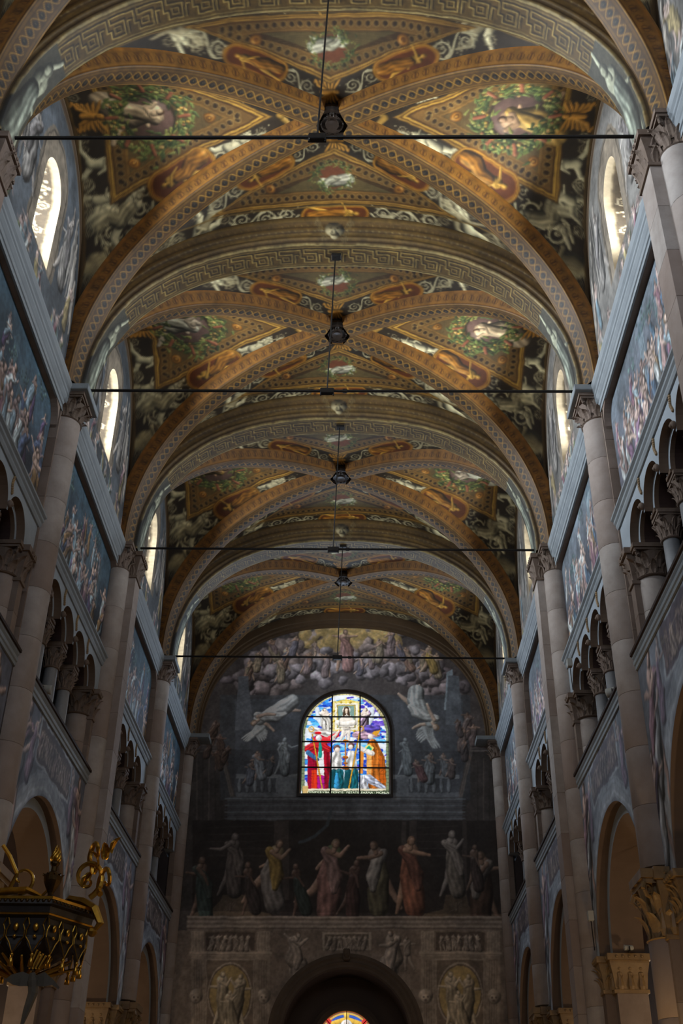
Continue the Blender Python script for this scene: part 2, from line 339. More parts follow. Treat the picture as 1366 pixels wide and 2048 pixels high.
def paint_key(L, w):
    c = Canvas(0, L, -.95, .95, 76, '63491f', 9)
    for sg in (-1, 1):
        for d, ww, cc in ((.30, .05, 'b09a6c'), (.265, .018, '2f2110'), (.24, .03, '9a8254'), (.36, .05, '3a2814'), (.42, .05, '7d6238'), (.47, .02, '2a1b0d'), (.52, .05, '8a6e40'), (.57, .03, '3a2612'), (.64, .06, '765a30'), (.70, .03, '33210f'), (.76, .06, '6a4f2a'), (.83, .04, '8a6c3c'), (.88, .03, '2a1b0d')): c.line([(0, sg * d), (L, sg * d)], ww, cc)
        for x in np.arange(.1, L, .13): c.blob(x, sg * .60, .028, .016, 'a08858', .4); c.blob(x, sg * .735, .02, None, '94784a', .4)
        x = L / 2          # grotesque mask at the crown
        for q in (-1, 1):
            for k in range(4): scroll(c, x + q * (.2 + .04 * k), sg * (.42 + .12 * k), .07, 'a39476', q, 90 * k)
        c.blob(x, sg * .62, .16, .2, 'ab9c80', .85, 90); c.blob(x, sg * .5, .1, None, 'b8aa8e', .85); c.blob(x, sg * .58, .035, .05, 'c4b698', .8)
        for q in (-1, 1): c.blob(x + q * .06, sg * .66, .025, None, '2e2416', 0); c.stroke([(x + q * .02, sg * .72), (x + q * .12, sg * .74)], .02, '5a4c36', .5)
        c.stroke([(x - .05, sg * .49), (x + .05, sg * .49)], .018, '33281a', 0)
    step = .5; n = int(L / step)
    for i in range(n):
        x = (i + .5) * L / n
        if x < 2.1 or x > L - 2.1: continue
        q = .175
        for off, cc, ww in ((.02, '2a1d0e', .05), (0, 'c0a264', .036)):
            T = lambda P: np.array(P) + (x + off, -off)
            c.line(T([(-.25, -q), (-.20, -q), (-.20, .05), (-.12, .05), (-.12, q), (.13, q), (.13, -q + .1), (-.13, -q + .1), (-.13, -q), (.25, -q)]), ww, cc)
            c.line(T([(.19, q), (.19, -.04), (.25, -.04)]), ww, cc); c.line(T([(-.055, -.0), (.06, -.0), (.06, .1), (-.055, .1), (-.055, 0)]), ww * .8, cc)
    for e, sg in ((0, 1), (L, -1)):
        c.rect(e, -.3, e + sg * 2.15, .3, '4d4a44')
        for k in range(5): c.stroke([(e + sg * (.1 + .1 * k), -.25 + .1 * k), (e + sg * (.9 + .1 * k), -.2 + .09 * k)], [.05, .02], ('7a7f80', '5c5f60')[k % 2], .7)
        figure(c, e + sg * 1.0, 0, 1.95, skin='c6c8be', robe='a4acac', ang=-90 * sg, arms=((150, 200), (-20, -60)), hair='6a6a64', bulk=1.15, legs=((5, 0), (-8, -6)))
    c.a *= .8; c.age(.008, 60, 5, .10); return c
def paint_rib(L):
    """the whole outline of the rib unrolled: side, soffit with guilloche, side"""
    c = Canvas(0, L, -.56, .56, 80, '7d531c', 4)
    c.rect(0, -.21, L, .21, '5c3d16')
    for sg in (-1, 1):
        for d, ww, cc in ((.19, .03, 'a5772c'), (.165, .015, '33200c'), (.14, .025, 'b08030'), (.12, .012, '33200c'), (.23, .03, '5f3a10'), (.50, .05, '8a5618'), (.26, .02, 'b37a26'), (.46, .015, '3c2209')): c.line([(0, sg * d), (L, sg * d)], ww, cc)
        n = int(L / .21)
        for i in range(n):
            x = (i + .5) * L / n
            c.ring(x, sg * .345, .07, .024, '4a2a0a', sh=0, ry=.06, n=12)
            c.stroke([(x, sg * .30), (x, sg * .38)], .025, '53300e', .3)
            c.stroke([(x - .05, sg * .42), (x + .05, sg * .42)], .012, '4d2c0c', 0)
    n = int(L / .19)
    for i in range(n):
        x = (i + .5) * L / n; w_ = L / n
        c.blob(x, 0, .062, .055, '241c16', .6); c.blob(x, 0, .016, None, '9a7c40', .5)
    tt = np.linspace(0, L, n * 10)
    for ph in (0, 1): c.stroke(np.stack([tt, .088 * np.sin(tt / L * n * math.pi + ph * math.pi)], 1), .016, 'b58636', .4)
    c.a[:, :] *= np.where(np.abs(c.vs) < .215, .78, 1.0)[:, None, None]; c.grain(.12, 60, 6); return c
def crowd(c, u0, u1, v0, v1, n, h, skins, robes, rng, order=True):
    us = rng.uniform(u0, u1, n); vs = np.sort(rng.uniform(v0, v1, n))[::-1]
    for u, v in zip(us, vs): rand_fig(c, u, v, h * rng.uniform(.85, 1.2), rng, skins, robes, hair=['3a2c22', '5a4630', '2a2422'][rng.integers(3)])
def paint_panel(seed, side):
    """the large history scenes above the gallery; u along the nave, v height"""
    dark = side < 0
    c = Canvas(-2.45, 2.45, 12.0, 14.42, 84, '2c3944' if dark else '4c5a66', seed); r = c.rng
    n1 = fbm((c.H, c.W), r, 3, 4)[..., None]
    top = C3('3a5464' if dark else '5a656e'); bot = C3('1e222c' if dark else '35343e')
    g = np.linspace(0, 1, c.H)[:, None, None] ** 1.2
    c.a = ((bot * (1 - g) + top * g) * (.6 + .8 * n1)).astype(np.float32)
    for k in range(3):               # painted buildings and trees behind
        u = r.uniform(-2.2, 2.2); w_ = r.uniform(.2, .5); h = r.uniform(.8, 1.5)
        c.rect(u, 12.8, u + w_, 12.8 + h, '56707c' if dark else '7f939a', .55); c.poly([(u - .08, 12.8 + h), (u + w_ + .08, 12.8 + h), (u + w_ / 2, 13.1 + h)], '445a66', .6)
        for q in range(4): c.rect(u + .05 + q * w_ / 4, 12.9, u + .08 + q * w_ / 4, 12.7 + h, '2e3c46', .6)
    for k in range(5):
        u, v = r.uniform(-2.2, 2.2), r.uniform(13.5, 14.2)
        for q in range(26): c.stroke([(u + r.normal(0, .15), v + r.normal(0, .12))] * 1, r.uniform(.02, .05), ['3d5a58', '56746e', '2a3c40'][r.integers(3)], .6)
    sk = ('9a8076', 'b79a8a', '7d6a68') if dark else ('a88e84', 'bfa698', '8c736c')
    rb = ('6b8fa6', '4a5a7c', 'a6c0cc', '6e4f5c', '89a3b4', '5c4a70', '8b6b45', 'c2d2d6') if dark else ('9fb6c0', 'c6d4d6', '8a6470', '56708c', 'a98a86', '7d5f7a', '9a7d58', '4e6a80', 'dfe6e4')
    crowd(c, -2.3, 2.3, 13.0, 13.85, 16, .75, sk, rb, r)
    crowd(c, -2.4, 2.4, 12.45, 13.05, 18, 1.2, sk, rb, r)
    crowd(c, -2.4, 2.4, 12.15, 12.55, 8, 1.45, sk, rb, r)
    c.a = np.clip(c.a, 0, 1) ** .84; c.age(.03, 14, seed, .13); return c
def paint_frieze(seed, side):
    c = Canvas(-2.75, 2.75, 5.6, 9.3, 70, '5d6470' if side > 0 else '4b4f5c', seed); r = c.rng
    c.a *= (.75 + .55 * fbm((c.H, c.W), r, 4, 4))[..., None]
    # painted relief band above the arch crown
    c.rect(-1.25, 8.33, 1.25, 9.16, '8d97a2'); c.rect(-1.18, 8.39, 1.18, 9.1, '46404a' if side > 0 else '3a3232')
    for k in range(15): rand_fig(c, -1.1 + k * .157, 8.73, .55, r, ('8d7d76', '9c8a80', '75685f'), ('8a7d7a', '6a5a5e', '9a8c84'))
    ar = lambda R: np.stack([R * np.cos(np.radians(np.linspace(0, 180, 60))), 5.9 + R * np.sin(np.radians(np.linspace(0, 180, 60)))], 1)
    for R, w_, cc in ((2.32, .40, '8f9cab'), (2.47, .03, '4d5564'), (2.36, .03, '5d6878'), (2.22, .06, 'aab8c4')): c.line(ar(R), w_, cc, .75)
    for sg in (-1, 1):       # large draped figures in the spandrels
        figure(c, sg * 2.05, 8.05, 2.3, skin='a88f88', robe='b9c4d2', robe2='8d6f80', ang=sg * 8, flip=sg, arms=((50, 100), (-60, -120)), legs=((12, 4), (-10, -16)), bulk=1.05)
        figure(c, sg * 1.55, 8.5, 1.3, skin='9c8a88', robe='7d6a84', ang=sg * 20, flip=-sg, arms=((60, 120), (-30, -70)), legs=((30, 0), (-20, -50)))
        figure(c, sg * 2.5, 6.9, 1.9, skin='9c8a88', robe='a9b6c8', robe2='6a6488', flip=sg, ang=-sg * 4)
        c.line([(sg * 1.4, 8.3), (sg * 1.4, 9.3)], .04, 'a9b4be')
    c.a = np.clip(c.a, 0, 1) ** .8; c.age(.04, 12, seed, .11); return c
def paint_lunette(seed, side):
    c = Canvas(-2.95, 2.95, 14.8, 19.4, 66, '4a4846', seed); r = c.rng
    n1 = fbm((c.H, c.W), r, 3, 5)[..., None]
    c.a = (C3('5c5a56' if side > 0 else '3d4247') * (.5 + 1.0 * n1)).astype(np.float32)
    wx = (-.62, .62)
    for R, cc in ((.86, '5b5348'), (.78, '3a342c'), (.74, '6a6052')):       # painted frame round the window
        P = [(-R, 15.8), (-R, 17.75)] + [(-R * math.cos(t), 17.75 + R * math.sin(t)) for t in np.linspace(0, math.pi, 20)] + [(R, 17.75), (R, 15.8)]
        c.poly(P, cc)
    for sg in (-1, 1):       # tall herms and drapery either side
        figure(c, sg * 1.2, 17.15, 1.9, skin='8f8880', robe='86827c', robe2='6e6a68', flip=sg, ang=-sg * 4, hair='4a4440', arms=((150, 190), (-30, -60)))
        for k in range(6): c.stroke([(sg * (1.55 + .1 * k), 18.3 - .25 * k), (sg * (1.6 + .12 * k), 17.2 - .2 * k), (sg * (1.5 + .15 * k), 16.4 - .1 * k)], [.07, .1, .03], ['7d7972', '5c5955', '989288'][k % 3], .85)
        rand_fig(c, sg * 1.9, 16.3, 1.2, r, ('a08c82',), ('7d5f6a', '6e8590', '8c7d58'))
    crowd(c, -2.6, 2.6, 15.2, 15.55, 17, .85, ('a8938a', 'b89e90', '8a7670'), ('9aa8a8', '7d5560', '6d8088', 'a89a6c', 'b6bcb8', '5f6a4c'), r)
    c.a = np.clip(c.a, 0, 1) ** .88; c.age(.035, 14, seed, .12)
    t = np.linspace(0, math.pi, 80)       # edge moulding below the vault
    for k, w_, cc in ((.975, .2, '4a3824'), (.945, .03, '7a6444'), (.975, .03, '2a1d10'), (.995, .04, '6a5232')):
        c.line(np.stack([BV * k * np.sign(np.cos(t)) * np.abs(np.cos(t)) ** (2 / PV), Z0 + HV * k * np.abs(np.sin(t)) ** (2 / PV)], 1), w_, cc)
    return c
def paint_reveal():
    """grotesques on the splayed window reveal: u across the depth, v along the opening"""
    c = Canvas(0, .85, 0, 7.2, 90, 'a8977a', 8); r = c.rng
    c.rect(.18, 0, .8, 7.2, '4c4030'); c.rect(.14, 0, .18, 7.2, '6e6048')
    for k in range(16):
        v = .25 + k * .45
        if k % 4 == 0: figure(c, .47, v, .6, skin='dcccb0', hair='a08c6a', bulk=1.4, arms=((60, 120), (-60, -120)))
        elif k % 4 == 2:
            for q in range(16): c.blob(.47 + r.normal(0, .1), v + r.normal(0, .1), .05, None, ('d8c8a8', 'c9b48c')[q % 2], .8)
        else:
            scroll(c, .34, v, .13, 'd8c7a4', 1); scroll(c, .62, v, .13, 'd8c7a4', -1, 180); c.blob(.47, v + .15, .07, None, 'e0d2b4', .8)
    c.age(.012, 30, 2, .05); return c
# ---- the counter-facade: everything here is flat fresco, laid out from the photograph on the wall plane
def paint_endwall():
    c = Canvas(-5.2, 5.4, 5.6, 19.5, 62, '1f1c1b', 11); r = c.rng
    W = lambda px, py: px_on_y(px, py, Y_END)[[0, 2]]
    PL = lambda *p: np.array([W(*q) for q in p]); k = 1 / 63.
    R = lambda x0, y0, x1, y1, col, al=1.: c.poly(PL((x0, y0), (x1, y0), (x1, y1), (x0, y1)), col, al)
    LN = lambda pts, w, col, al=1.: c.line(PL(*pts), w * k, col, al)
    def F(px, py, h, **kw):
        q = W(px, py); figure(c, q[0], q[1], h * k, **kw)
    # lunette: glowing cloud ring
    R(360, 1240, 1010, 1500, '262222')
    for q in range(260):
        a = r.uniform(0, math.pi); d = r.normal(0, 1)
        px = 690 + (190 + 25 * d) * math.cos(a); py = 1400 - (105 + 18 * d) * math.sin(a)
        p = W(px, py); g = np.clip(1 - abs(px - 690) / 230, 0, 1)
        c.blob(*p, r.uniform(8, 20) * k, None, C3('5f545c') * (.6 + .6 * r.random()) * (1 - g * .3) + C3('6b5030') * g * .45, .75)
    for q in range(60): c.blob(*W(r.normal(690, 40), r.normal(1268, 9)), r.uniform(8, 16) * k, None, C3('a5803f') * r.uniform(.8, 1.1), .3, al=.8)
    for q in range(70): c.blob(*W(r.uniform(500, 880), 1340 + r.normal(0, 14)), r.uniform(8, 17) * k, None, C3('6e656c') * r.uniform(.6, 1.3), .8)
    c.age(.07, 30, 3, .1)
    for x, y in ((515, 1322), (545, 1300), (572, 1318), (590, 1292), (615, 1325), (632, 1300), (655, 1330), (720, 1330), (742, 1318), (760, 1300), (785, 1285), (815, 1318), (845, 1322), (872, 1330), (500, 1340), (560, 1340), (800, 1300)):
        rand_fig(c, *W(x, y), r.uniform(42, 62) * k, r, ('8d6a55', 'a5826a', '785844'), ('6e5a5c', '7d5a4c', '85735a', '4d4a58'), bulk=1.35, hair='4a3424')
    F(858, 1318, 70, skin='a5826a', robe='a5823c', arms=((30, 60), (-70, -110)), legs=((30, 10), (-20, -40)), bulk=1.2)
    F(690, 1300, 100, skin='8a6550', robe='8d5f5c', robe2='7a5048', arms=((100, 95), (-95, -100)), legs=((15, -5), (-20, -10)), bulk=1.1, hair='2a1c14')
    # painted architecture around the window
    R(440, 1390, 940, 1600, '23262b', .85)
    for x0, x1 in ((470, 600), (785, 925)): R(x0, 1398, x1, 1592, '2b2f36')
    c.poly(PL((477, 1352), (496, 1352), (508, 1460), (470, 1460)), '3d424c'); c.poly(PL((905, 1338), (912, 1420), (888, 1420), (893, 1345)), '6d8090'); c.poly(PL((896, 1352), (918, 1352), (925, 1450), (890, 1450)), '39404a')
    for x0, x1, s in ((380, 470, 1), (1005, 915, -1)):       # receding side cornices
        for j in range(7): LN([(x0 + s * 62, 1478 + j * 5), (x1, 1600 + j * 5), (x1 - s * 2, 1660)], 3 + (j % 2) * 2, ('4d4541', '2a2524', '3a3533')[j % 3])
        for j in range(5): LN([(x0 + s * 2, 1478 + 6 * j), (x0 + s * 62, 1478 + 6 * j)], 3, ('4d4541', '2e2826')[j % 2])
        for j in range(4): LN([(x0 + s * (14 + 12 * j), 1500 + 8 * j), (x0 + s * (14 + 12 * j), 1820)], 3, ('3a322e', '171413')[j % 2])
    # balustrades
    for x0, x1 in ((472, 598), (785, 918)):
        R(x0, 1549, x1, 1557, '69727c'); R(x0, 1585, x1, 1594, '4c535c')
        st = (x0 + 84, x0 + 122) if x0 < 600 else (x0 + 8, x0 + 32)
        for j in range(int((x1 - x0) / 15)):
            x = x0 + 8 + j * 15
            if st[0] <= x <= st[1]: continue
            c.stroke(PL((x, 1560), (x, 1572), (x, 1583)), np.array([3, 5.5, 3]) * k, '59626c', .8)
        R(st[0], 1553, st[1], 1592, '565f69')
    # grisaille statues and bystanders
    F(567, 1512, 82, skin='7d8a94', robe='6d7b86', robe2='8795a0', arms=((-30, 20), (60, 110)), hair='6a7680')
    F(811, 1512, 82, skin='6d7b86', robe='5f6d78', robe2='75838e', arms=((20, 60), (-30, -60)), hair='5d6a74')
    for x, y, s, rb in ((517, 1530, 62, '8694a6'), (500, 1545, 50, '4d5566'), (540, 1530, 44, '3b4048'), (858, 1534, 66, '75818c'), (838, 1540, 50, '5d3b40'), (888, 1528, 50, '57606a'), (902, 1535, 44, '463c3c')):
        F(x, y, s, skin='7d6459', robe=rb, robe2=rb, bulk=1.4, arms=((40, 80), (-50, -90)), ang=r.uniform(-20, 20))
    for x, y, s in ((936, 1450, 58), (925, 1478, 54), (948, 1470, 50), (930, 1500, 46), (918, 1455, 40), (428, 1465, 56), (440, 1490, 50), (418, 1495, 46), (452, 1510, 44), (434, 1520, 44)):
        rand_fig(c, *W(x, y), s * k, r, ('5a4238', '6e5244', '463630') if x > 700 else ('3a2a24', '453028'), ('4a3c3c', '3b3436', '584a48') if x > 700 else ('33251f', '3d2b22'), bulk=1.4)
    # diving angels
    F(548, 1425, 112, skin='a88a78', robe='b9c0c4', robe2='c9d0d4', ang=118, flip=-1, arms=((10, 30), (50, 75)), legs=((-10, -20), (20, 35)), bulk=1.25, wings='98a0a4', hair='6a4c34', chest='b4bcc0')
    F(842, 1418, 118, skin='b0937f', robe='b4c0c4', robe2='ccd6d8', ang=-142, flip=1, arms=((-10, -20), (60, 80)), legs=((-20, -60), (30, 10)), bulk=1.25, wings='8d979c', hair='6a4c34', chest='b4c2c6')
    # ledge below the window
    R(455, 1594, 925, 1640, '34363b')
    for j in range(7): LN([(450, 1598 + j * 6.5), (930, 1598 + j * 6.5)], 3.2, ('59636c', '23262b', '444c54', '2a2d32')[j % 4])
    # dark hall with the apostles
    R(385, 1641, 1000, 1834, '120f0e')
    for x0, x1 in ((548, 578), (803, 812), (818, 833), (925, 934)): R(x0, 1642, x1, 1800, '221d1b')
    for j in range(5):
        for x0, x1 in ((415, 545), (835, 915)): LN([(x0, 1655 + 14 * j), (x1, 1652 + 15 * j)], 2.5, '1d1917')
    LN([(662, 1620), (655, 1650), (630, 1672), (600, 1685)], 7, '27323a', .7)
    c.poly(PL((378, 1834), (388, 1826), (425, 1818), (442, 1800), (445, 1790), (490, 1790), (493, 1805), (510, 1820), (540, 1827), (545, 1834)), '33291f')
    c.poly(PL((842, 1834), (850, 1827), (885, 1818), (892, 1790), (933, 1790), (938, 1812), (960, 1828), (1003, 1828), (1003, 1834)), '33291f')
    mask(c, *W(461, 1815), 20 * k, 180, '3d3128'); mask(c, *W(913, 1815), 22 * k, 180, '43372c')
    F(465, 1728, 124, skin='463e3a', robe='3f3733', robe2='4b423d', arms=((-60, -95), (30, 10)), hair='3c3430')
    F(905, 1726, 128, skin='6f655e', robe='62594f', robe2='776c63', arms=((60, 145), (-30, -20)), hair='5d544c')
    F(404, 1775, 120, skin='4a352b', robe='1f2a27', robe2='27302c', ang=5)
    F(540, 1748, 140, skin='7d5c48', robe='6f6762', robe2='8d6a2a', ang=-14, arms=((70, 150), (-30, -50)), legs=((25, 30), (-30, -20)), chest='7d6a4a', bulk=1.15)
    F(500, 1775, 100, skin='4a352b', robe='241d1c', ang=10)
    F(655, 1752, 150, skin='8a6450', robe='7d4f48', robe2='8d6660', ang=-12, arms=((85, 150), (-50, -30)), legs=((20, 0), (-25, -45)), chest='3b4a2c', bulk=1.2, hair='5a4630')
    F(598, 1778, 100, skin='3d2a22', robe='1c2420', ang=12); F(705, 1775, 110, skin='3a2822', robe='2a1a18', ang=-8)
    F(760, 1752, 140, skin='7d5c4a', robe='45402c', robe2='857f78', ang=10, flip=-1, arms=((80, 95), (-30, -10)), legs=((15, 5), (-20, -20)), chest='6a5a50', bulk=1.15)
    F(818, 1748, 150, skin='94684e', robe='8a4630', robe2='5f3226', ang=-4, arms=((80, 85), (-30, -10)), legs=((15, 5), (-10, -12)), bulk=1.1, hair='5a3a26')
    F(967, 1770, 130, skin='5d4436', robe='2f2019', robe2='5a524c', flip=-1, bulk=1.3); F(950, 1735, 90, skin='4a382e', robe='2b2220')
    # cornice
    R(374, 1832, 1004, 1860, '4a4038')
    for j, cc in enumerate(('6d6256', '2e2721', '5c5147', '3a322b', '665b4f', '2a231e')): LN([(374, 1834 + 4.6 * j), (1004, 1834 + 4.6 * j)], 3.2, cc)
    # lower storey
    R(340, 1860, 1030, 2120, '3d332b')
    for x0 in (382, 842):
        x1 = x0 + 158
        for a_, b_ in ((x0, x0 + 26), (x1 - 26, x1)):
            R(a_, 1862, b_, 1903, '5b4f43')
            for j in range(4): LN([(a_ + 4 + 6 * j, 1864), (a_ + 4 + 6 * j, 1902)], 1.8, '3b322a')
        R(x0 + 30, 1864, x1 - 30, 1901, '231c17')
        for j in range(7): rand_fig(c, *W(x0 + 42 + j * 12, 1885), 30 * k, r, ('6a5d50', '7d6e5e'), ('5d5146', '4f443a'), bulk=1.4)
        R(x0 - 4, 1903, x1 + 4, 1911, '685b4d'); LN([(x0 - 4, 1909), (x1 + 4, 1909)], 2, '2d251f')
        R(x0, 1911, x1, 2120, '4d4237')
        for a_ in (x0 + 6, x1 - 22):
            R(a_, 1920, a_ + 16, 2120, '3a3129')
            for q in (3, 8, 13): LN([(a_ + q, 1922), (a_ + q, 2100)], 1.8, '645749')
        R(x0 + 28, 1918, x1 - 30, 2120, '332a22'); LN([(x0 + 28, 1919), (x1 - 30, 1919)], 3, '65584a')
        for a_ in (x0 + 30, x1 - 32): LN([(a_, 1919), (a_, 2100)], 3, '5d5145')
        cx = x0 + 78
        th = np.linspace(0, 2 * math.pi, 40)
        for q, cc in ((1.06, '5f5346'), (1.0, '2a221b'), (.95, '5b4826')): c.poly(PL(*[(cx + 43 * q * math.cos(t), 1990 + 62 * q * math.sin(t)) for t in th]), cc)
        for dx, dy, s, fl in ((-14, 5, 92, 1), (16, 8, 88, -1), (0, 30, 70, 1)): F(cx + dx, 1990 + dy, s, skin='7d6e56', robe='5f533f', flip=fl, bulk=1.3, ang=fl * 6, arms=((60, 140), (-50, -100)), hair='4a3f2e')
        for hx in (x0 + 10, x1 - 12):
            c.blob(*W(hx, 1992), 13 * k, None, '5b4f42'); c.blob(*W(hx, 1998), 9 * k, None, '6e6152')
            for q in (-4, 4): c.blob(*W(hx + q, 1994), 2.2 * k, None, '201a15', 0)
            c.blob(*W(hx, 2001), 3 * k, None, '2a221c', 0)
    R(645, 1864, 742, 1900, '6a5d4f'); R(650, 1868, 737, 1897, '2a231d')
    for j in range(8): rand_fig(c, *W(660 + j * 10, 1885), 28 * k, r, ('6a5d50', '7d6e5e'), ('5d5146', '4f443a'), bulk=1.4)
    F(585, 1915, 95, skin='5f5348', robe='54493f', robe2='695c50', ang=-12, arms=((80, 140), (-90, -120)), legs=((60, 10), (20, 30)), bulk=1.35)
    F(790, 1915, 100, skin='6a5d50', robe='5f5347', robe2='74665a', ang=10, flip=-1, arms=((60, 100), (-50, -90)), legs=((60, 10), (20, 30)), bulk=1.35); F(815, 1905, 60, skin='5d5146', flip=-1, bulk=1.4)
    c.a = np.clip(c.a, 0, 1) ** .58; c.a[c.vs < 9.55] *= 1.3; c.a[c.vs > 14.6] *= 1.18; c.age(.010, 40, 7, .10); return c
# ---- stained glass (colours of the lit panes)
def paint_glass():
    c = Canvas(-1.5, 1.7, 13.0, 16.75, 110, 'e8eef4', 12); r = c.rng
    W = lambda zx, zy: px_on_y(590 + zx / 6.505, 1370 + zy / 6.505, Y_END)[[0, 2]]
    PL = lambda *p: np.array([W(*q) for q in p]); k = 1 / (63. * 6.505)
    P = lambda col, *p: c.poly(PL(*p), col); LN = lambda pts, w, col: c.line(PL(*pts), w * k, col)
    pal = ('2f6fe0', '3fa0f0', '1d3fb8', '5fc0f4', '4a3ac0', 'a8d8f4', 'dfeaf6', '2a52d0')
    for j in range(600):               # sky and cloud pieces
        x, y = r.uniform(160, 1160), r.uniform(160, 1330)
        cc = pal[r.integers(6)] if y < 780 else pal[r.integers(8)]
        if x > 880 and y < 560: cc = ('4a3ac0', '6a50c8', '8a70d0', '2f3fb8')[r.integers(4)]
        c.stroke(PL((x - r.uniform(10, 60), y), (x + r.uniform(10, 60), y + r.uniform(-14, 14))), r.uniform(12, 26) * k, cc, 0)
    # upper angels, framed Man of Sorrows
    for x, cc, s in ((400, 'f4efe6', 1), (900, 'd8b8d8', -1)):
        F = lambda **kw: figure(c, *W(x, 480), 440 * k, skin='f2e2d4', robe=cc, robe2=cc, flip=s, bulk=1.4, hair='8a6a4a', sh=.25, **kw)
        c.stroke(PL((x - s * 110, 300), (x - s * 90, 430), (x - s * 60, 520)), np.array([30, 40, 12]) * k, 'dfe8f0', .2); F(arms=((60, 120), (-20, -40)), ang=s * 8)
    c.stroke(PL((240, 590), (420, 640), (560, 600)), np.array([60, 70, 20]) * k, 'f4eee8', .25, fold=8)
    c.stroke(PL((780, 640), (900, 650), (1080, 640)), np.array([40, 60, 30]) * k, 'e0b8d0', .25, fold=8); c.stroke(PL((960, 560), (1060, 560)), 60 * k, '6a58c8', .3, fold=7)
    P('ecd884', (490, 200), (840, 200), (840, 590), (490, 590)); P('f6f0dc', (515, 225), (820, 225), (820, 575), (515, 575)); P('c9b25c', (545, 250), (785, 250), (785, 545), (545, 545))
    P('7d9c94', (560, 262), (772, 262), (772, 540), (560, 540))
    for x, y in ((505, 330), (505, 460), (832, 330), (832, 460), (600, 215), (720, 215), (560, 590), (770, 590)): c.blob(*W(x, y), 20 * k, None, 'd8b840', .4)
    c.blob(*W(668, 315), 52 * k, None, 'f0ece0', .1); figure(c, *W(668, 530), 420 * k, skin='f6ece0', hair='4a3828', bulk=1.6, sh=.25, arms=((20, -60), (-20, 60)))
    P('f2e8da', (570, 540), (580, 430), (640, 390), (700, 390), (760, 430), (770, 540))
    c.blob(*W(668, 320), 58 * k, None, 'f0ece0', .1); c.stroke(PL((668, 300), (640, 370), (632, 395)), np.array([36, 22, 8]) * k, '4a3828', .2); c.stroke(PL((668, 300), (698, 370), (704, 390)), np.array([36, 20, 8]) * k, '4a3828', .2); c.stroke(PL((670, 315), (668, 350)), np.array([24, 17]) * k, 'ecd4bc', .3)
    c.stroke(PL((560, 480), (670, 500), (775, 480)), 40 * k, 'f6efe4', .3)
    LN([(665, 160), (665, 225)], 18, 'e8d050'); LN([(560, 205), (610, 190), (720, 190), (780, 205)], 20, 'e0c650')
    # cardinal
    c.stroke(PL((320, 720), (310, 900), (320, 1330)), np.array([90, 150, 160]) * k, 'cc1030', .25, fold=12)
    P('a00c34', (165, 950), (260, 940), (250, 1340), (160, 1340)); P('e0381c', (215, 1100), (280, 1090), (285, 1345), (215, 1345)); P('b0188c', (290, 1180), (380, 1170), (385, 1345), (290, 1345))
    c.stroke(PL((160, 820), (300, 770), (440, 830)), np.array([50, 70, 40]) * k, 'e02430', .25, fold=9); c.stroke(PL((300, 720), (430, 710), (540, 640), (575, 590)), np.array([60, 45, 35, 16]) * k, 'e4303a', .2)
    c.stroke(PL((490, 690), (570, 590)), np.array([30, 14]) * k, 'f4e4d6', .2)
    P('f0f2f4', (300, 860), (370, 850), (380, 1170), (285, 1160)); c.stroke(PL((325, 740), (330, 800), (325, 920)), np.array([14, 22, 26]) * k, '189c8c', .2)
    c.stroke(PL((170, 870), (290, 960)), np.array([34, 26]) * k, '3c6ca0', .2); c.blob(*W(310, 680), 44 * k, None, 'eceef0', .3); c.blob(*W(300, 615), 46 * k, 20 * k, 'e01828', .2)
    # two acolytes and candlestick
    for x, s in ((540, 1), (735, -1)):
        c.stroke(PL((x, 900), (x, 1080)), np.array([60, 80]) * k, 'f4f2ee', .2, fold=6); c.stroke(PL((x - 40, 1130), (x - 60, 1320)), 50 * k, '0f4a54', .2); c.stroke(PL((x + 40, 1130), (x + 40, 1320)), 54 * k, '146a78', .3, fold=8)
        c.blob(*W(x + 5 * s, 810 if s > 0 else 780), 46 * k, None, '6a4a48', .2); c.blob(*W(x + 12 * s, 835 if s > 0 else 800), 36 * k, None, 'f4e2d6', .2)
    c.stroke(PL((545, 1150), (540, 1310)), np.array([20, 40]) * k, '3aa0d8', .4)
    LN([(657, 640), (657, 1090)], 22, 'c87828'); LN([(657, 620), (657, 690)], 20, 'f4f0e4')
    for y, q in ((720, 40), (930, 40), (1010, 30), (1070, 50)): c.blob(*W(657, y), q * k, q * .5 * k, 'b8641c', .4)
    # bishop
    c.stroke(PL((1010, 760), (1050, 950), (1080, 1280)), np.array([70, 120, 130]) * k, 'd87828', .25, fold=10)
    P('e89038', (850, 850), (900, 840), (880, 1150), (830, 1140)); P('f0b060', (930, 880), (1000, 870), (990, 1180), (930, 1170)); P('c05c18', (1090, 900), (1140, 920), (1190, 1270), (1110, 1270))
    c.stroke(PL((880, 1190), (900, 1330)), np.array([30, 60]) * k, 'eef0f8', .25, fold=6); c.stroke(PL((960, 1210), (1150, 1330)), np.array([60, 34]) * k, 'd0d8f0', .3, fold=7)
    P('f0dc70', (910, 800), (965, 755), (1030, 810), (1000, 845), (925, 845)); P('18a888', (920, 820), (965, 775), (1005, 825), (990, 838), (930, 838))
    c.blob(*W(985, 665), 40 * k, None, 'f4e6da', .25); P('d89a30', (1000, 620), (1030, 590), (1120, 575), (1060, 660)); c.stroke(PL((830, 790), (900, 840), (1000, 880)), np.array([26, 34, 40]) * k, 'f4ece4', .25)
    for a_, b_, top in (((225, 640), (355, 1345), (212, 565)), ((838, 620), (700, 1335), (858, 560))):
        LN([a_, b_], 24, '8a5a14'); LN([a_, b_], 16, 'e4ac34'); c.ring(*W(*top), 34 * k, 18 * k, 'dca838', sh=.3)
    P('e8dfc4', (120, 1340), (1200, 1340), (1200, 1366), (120, 1366))
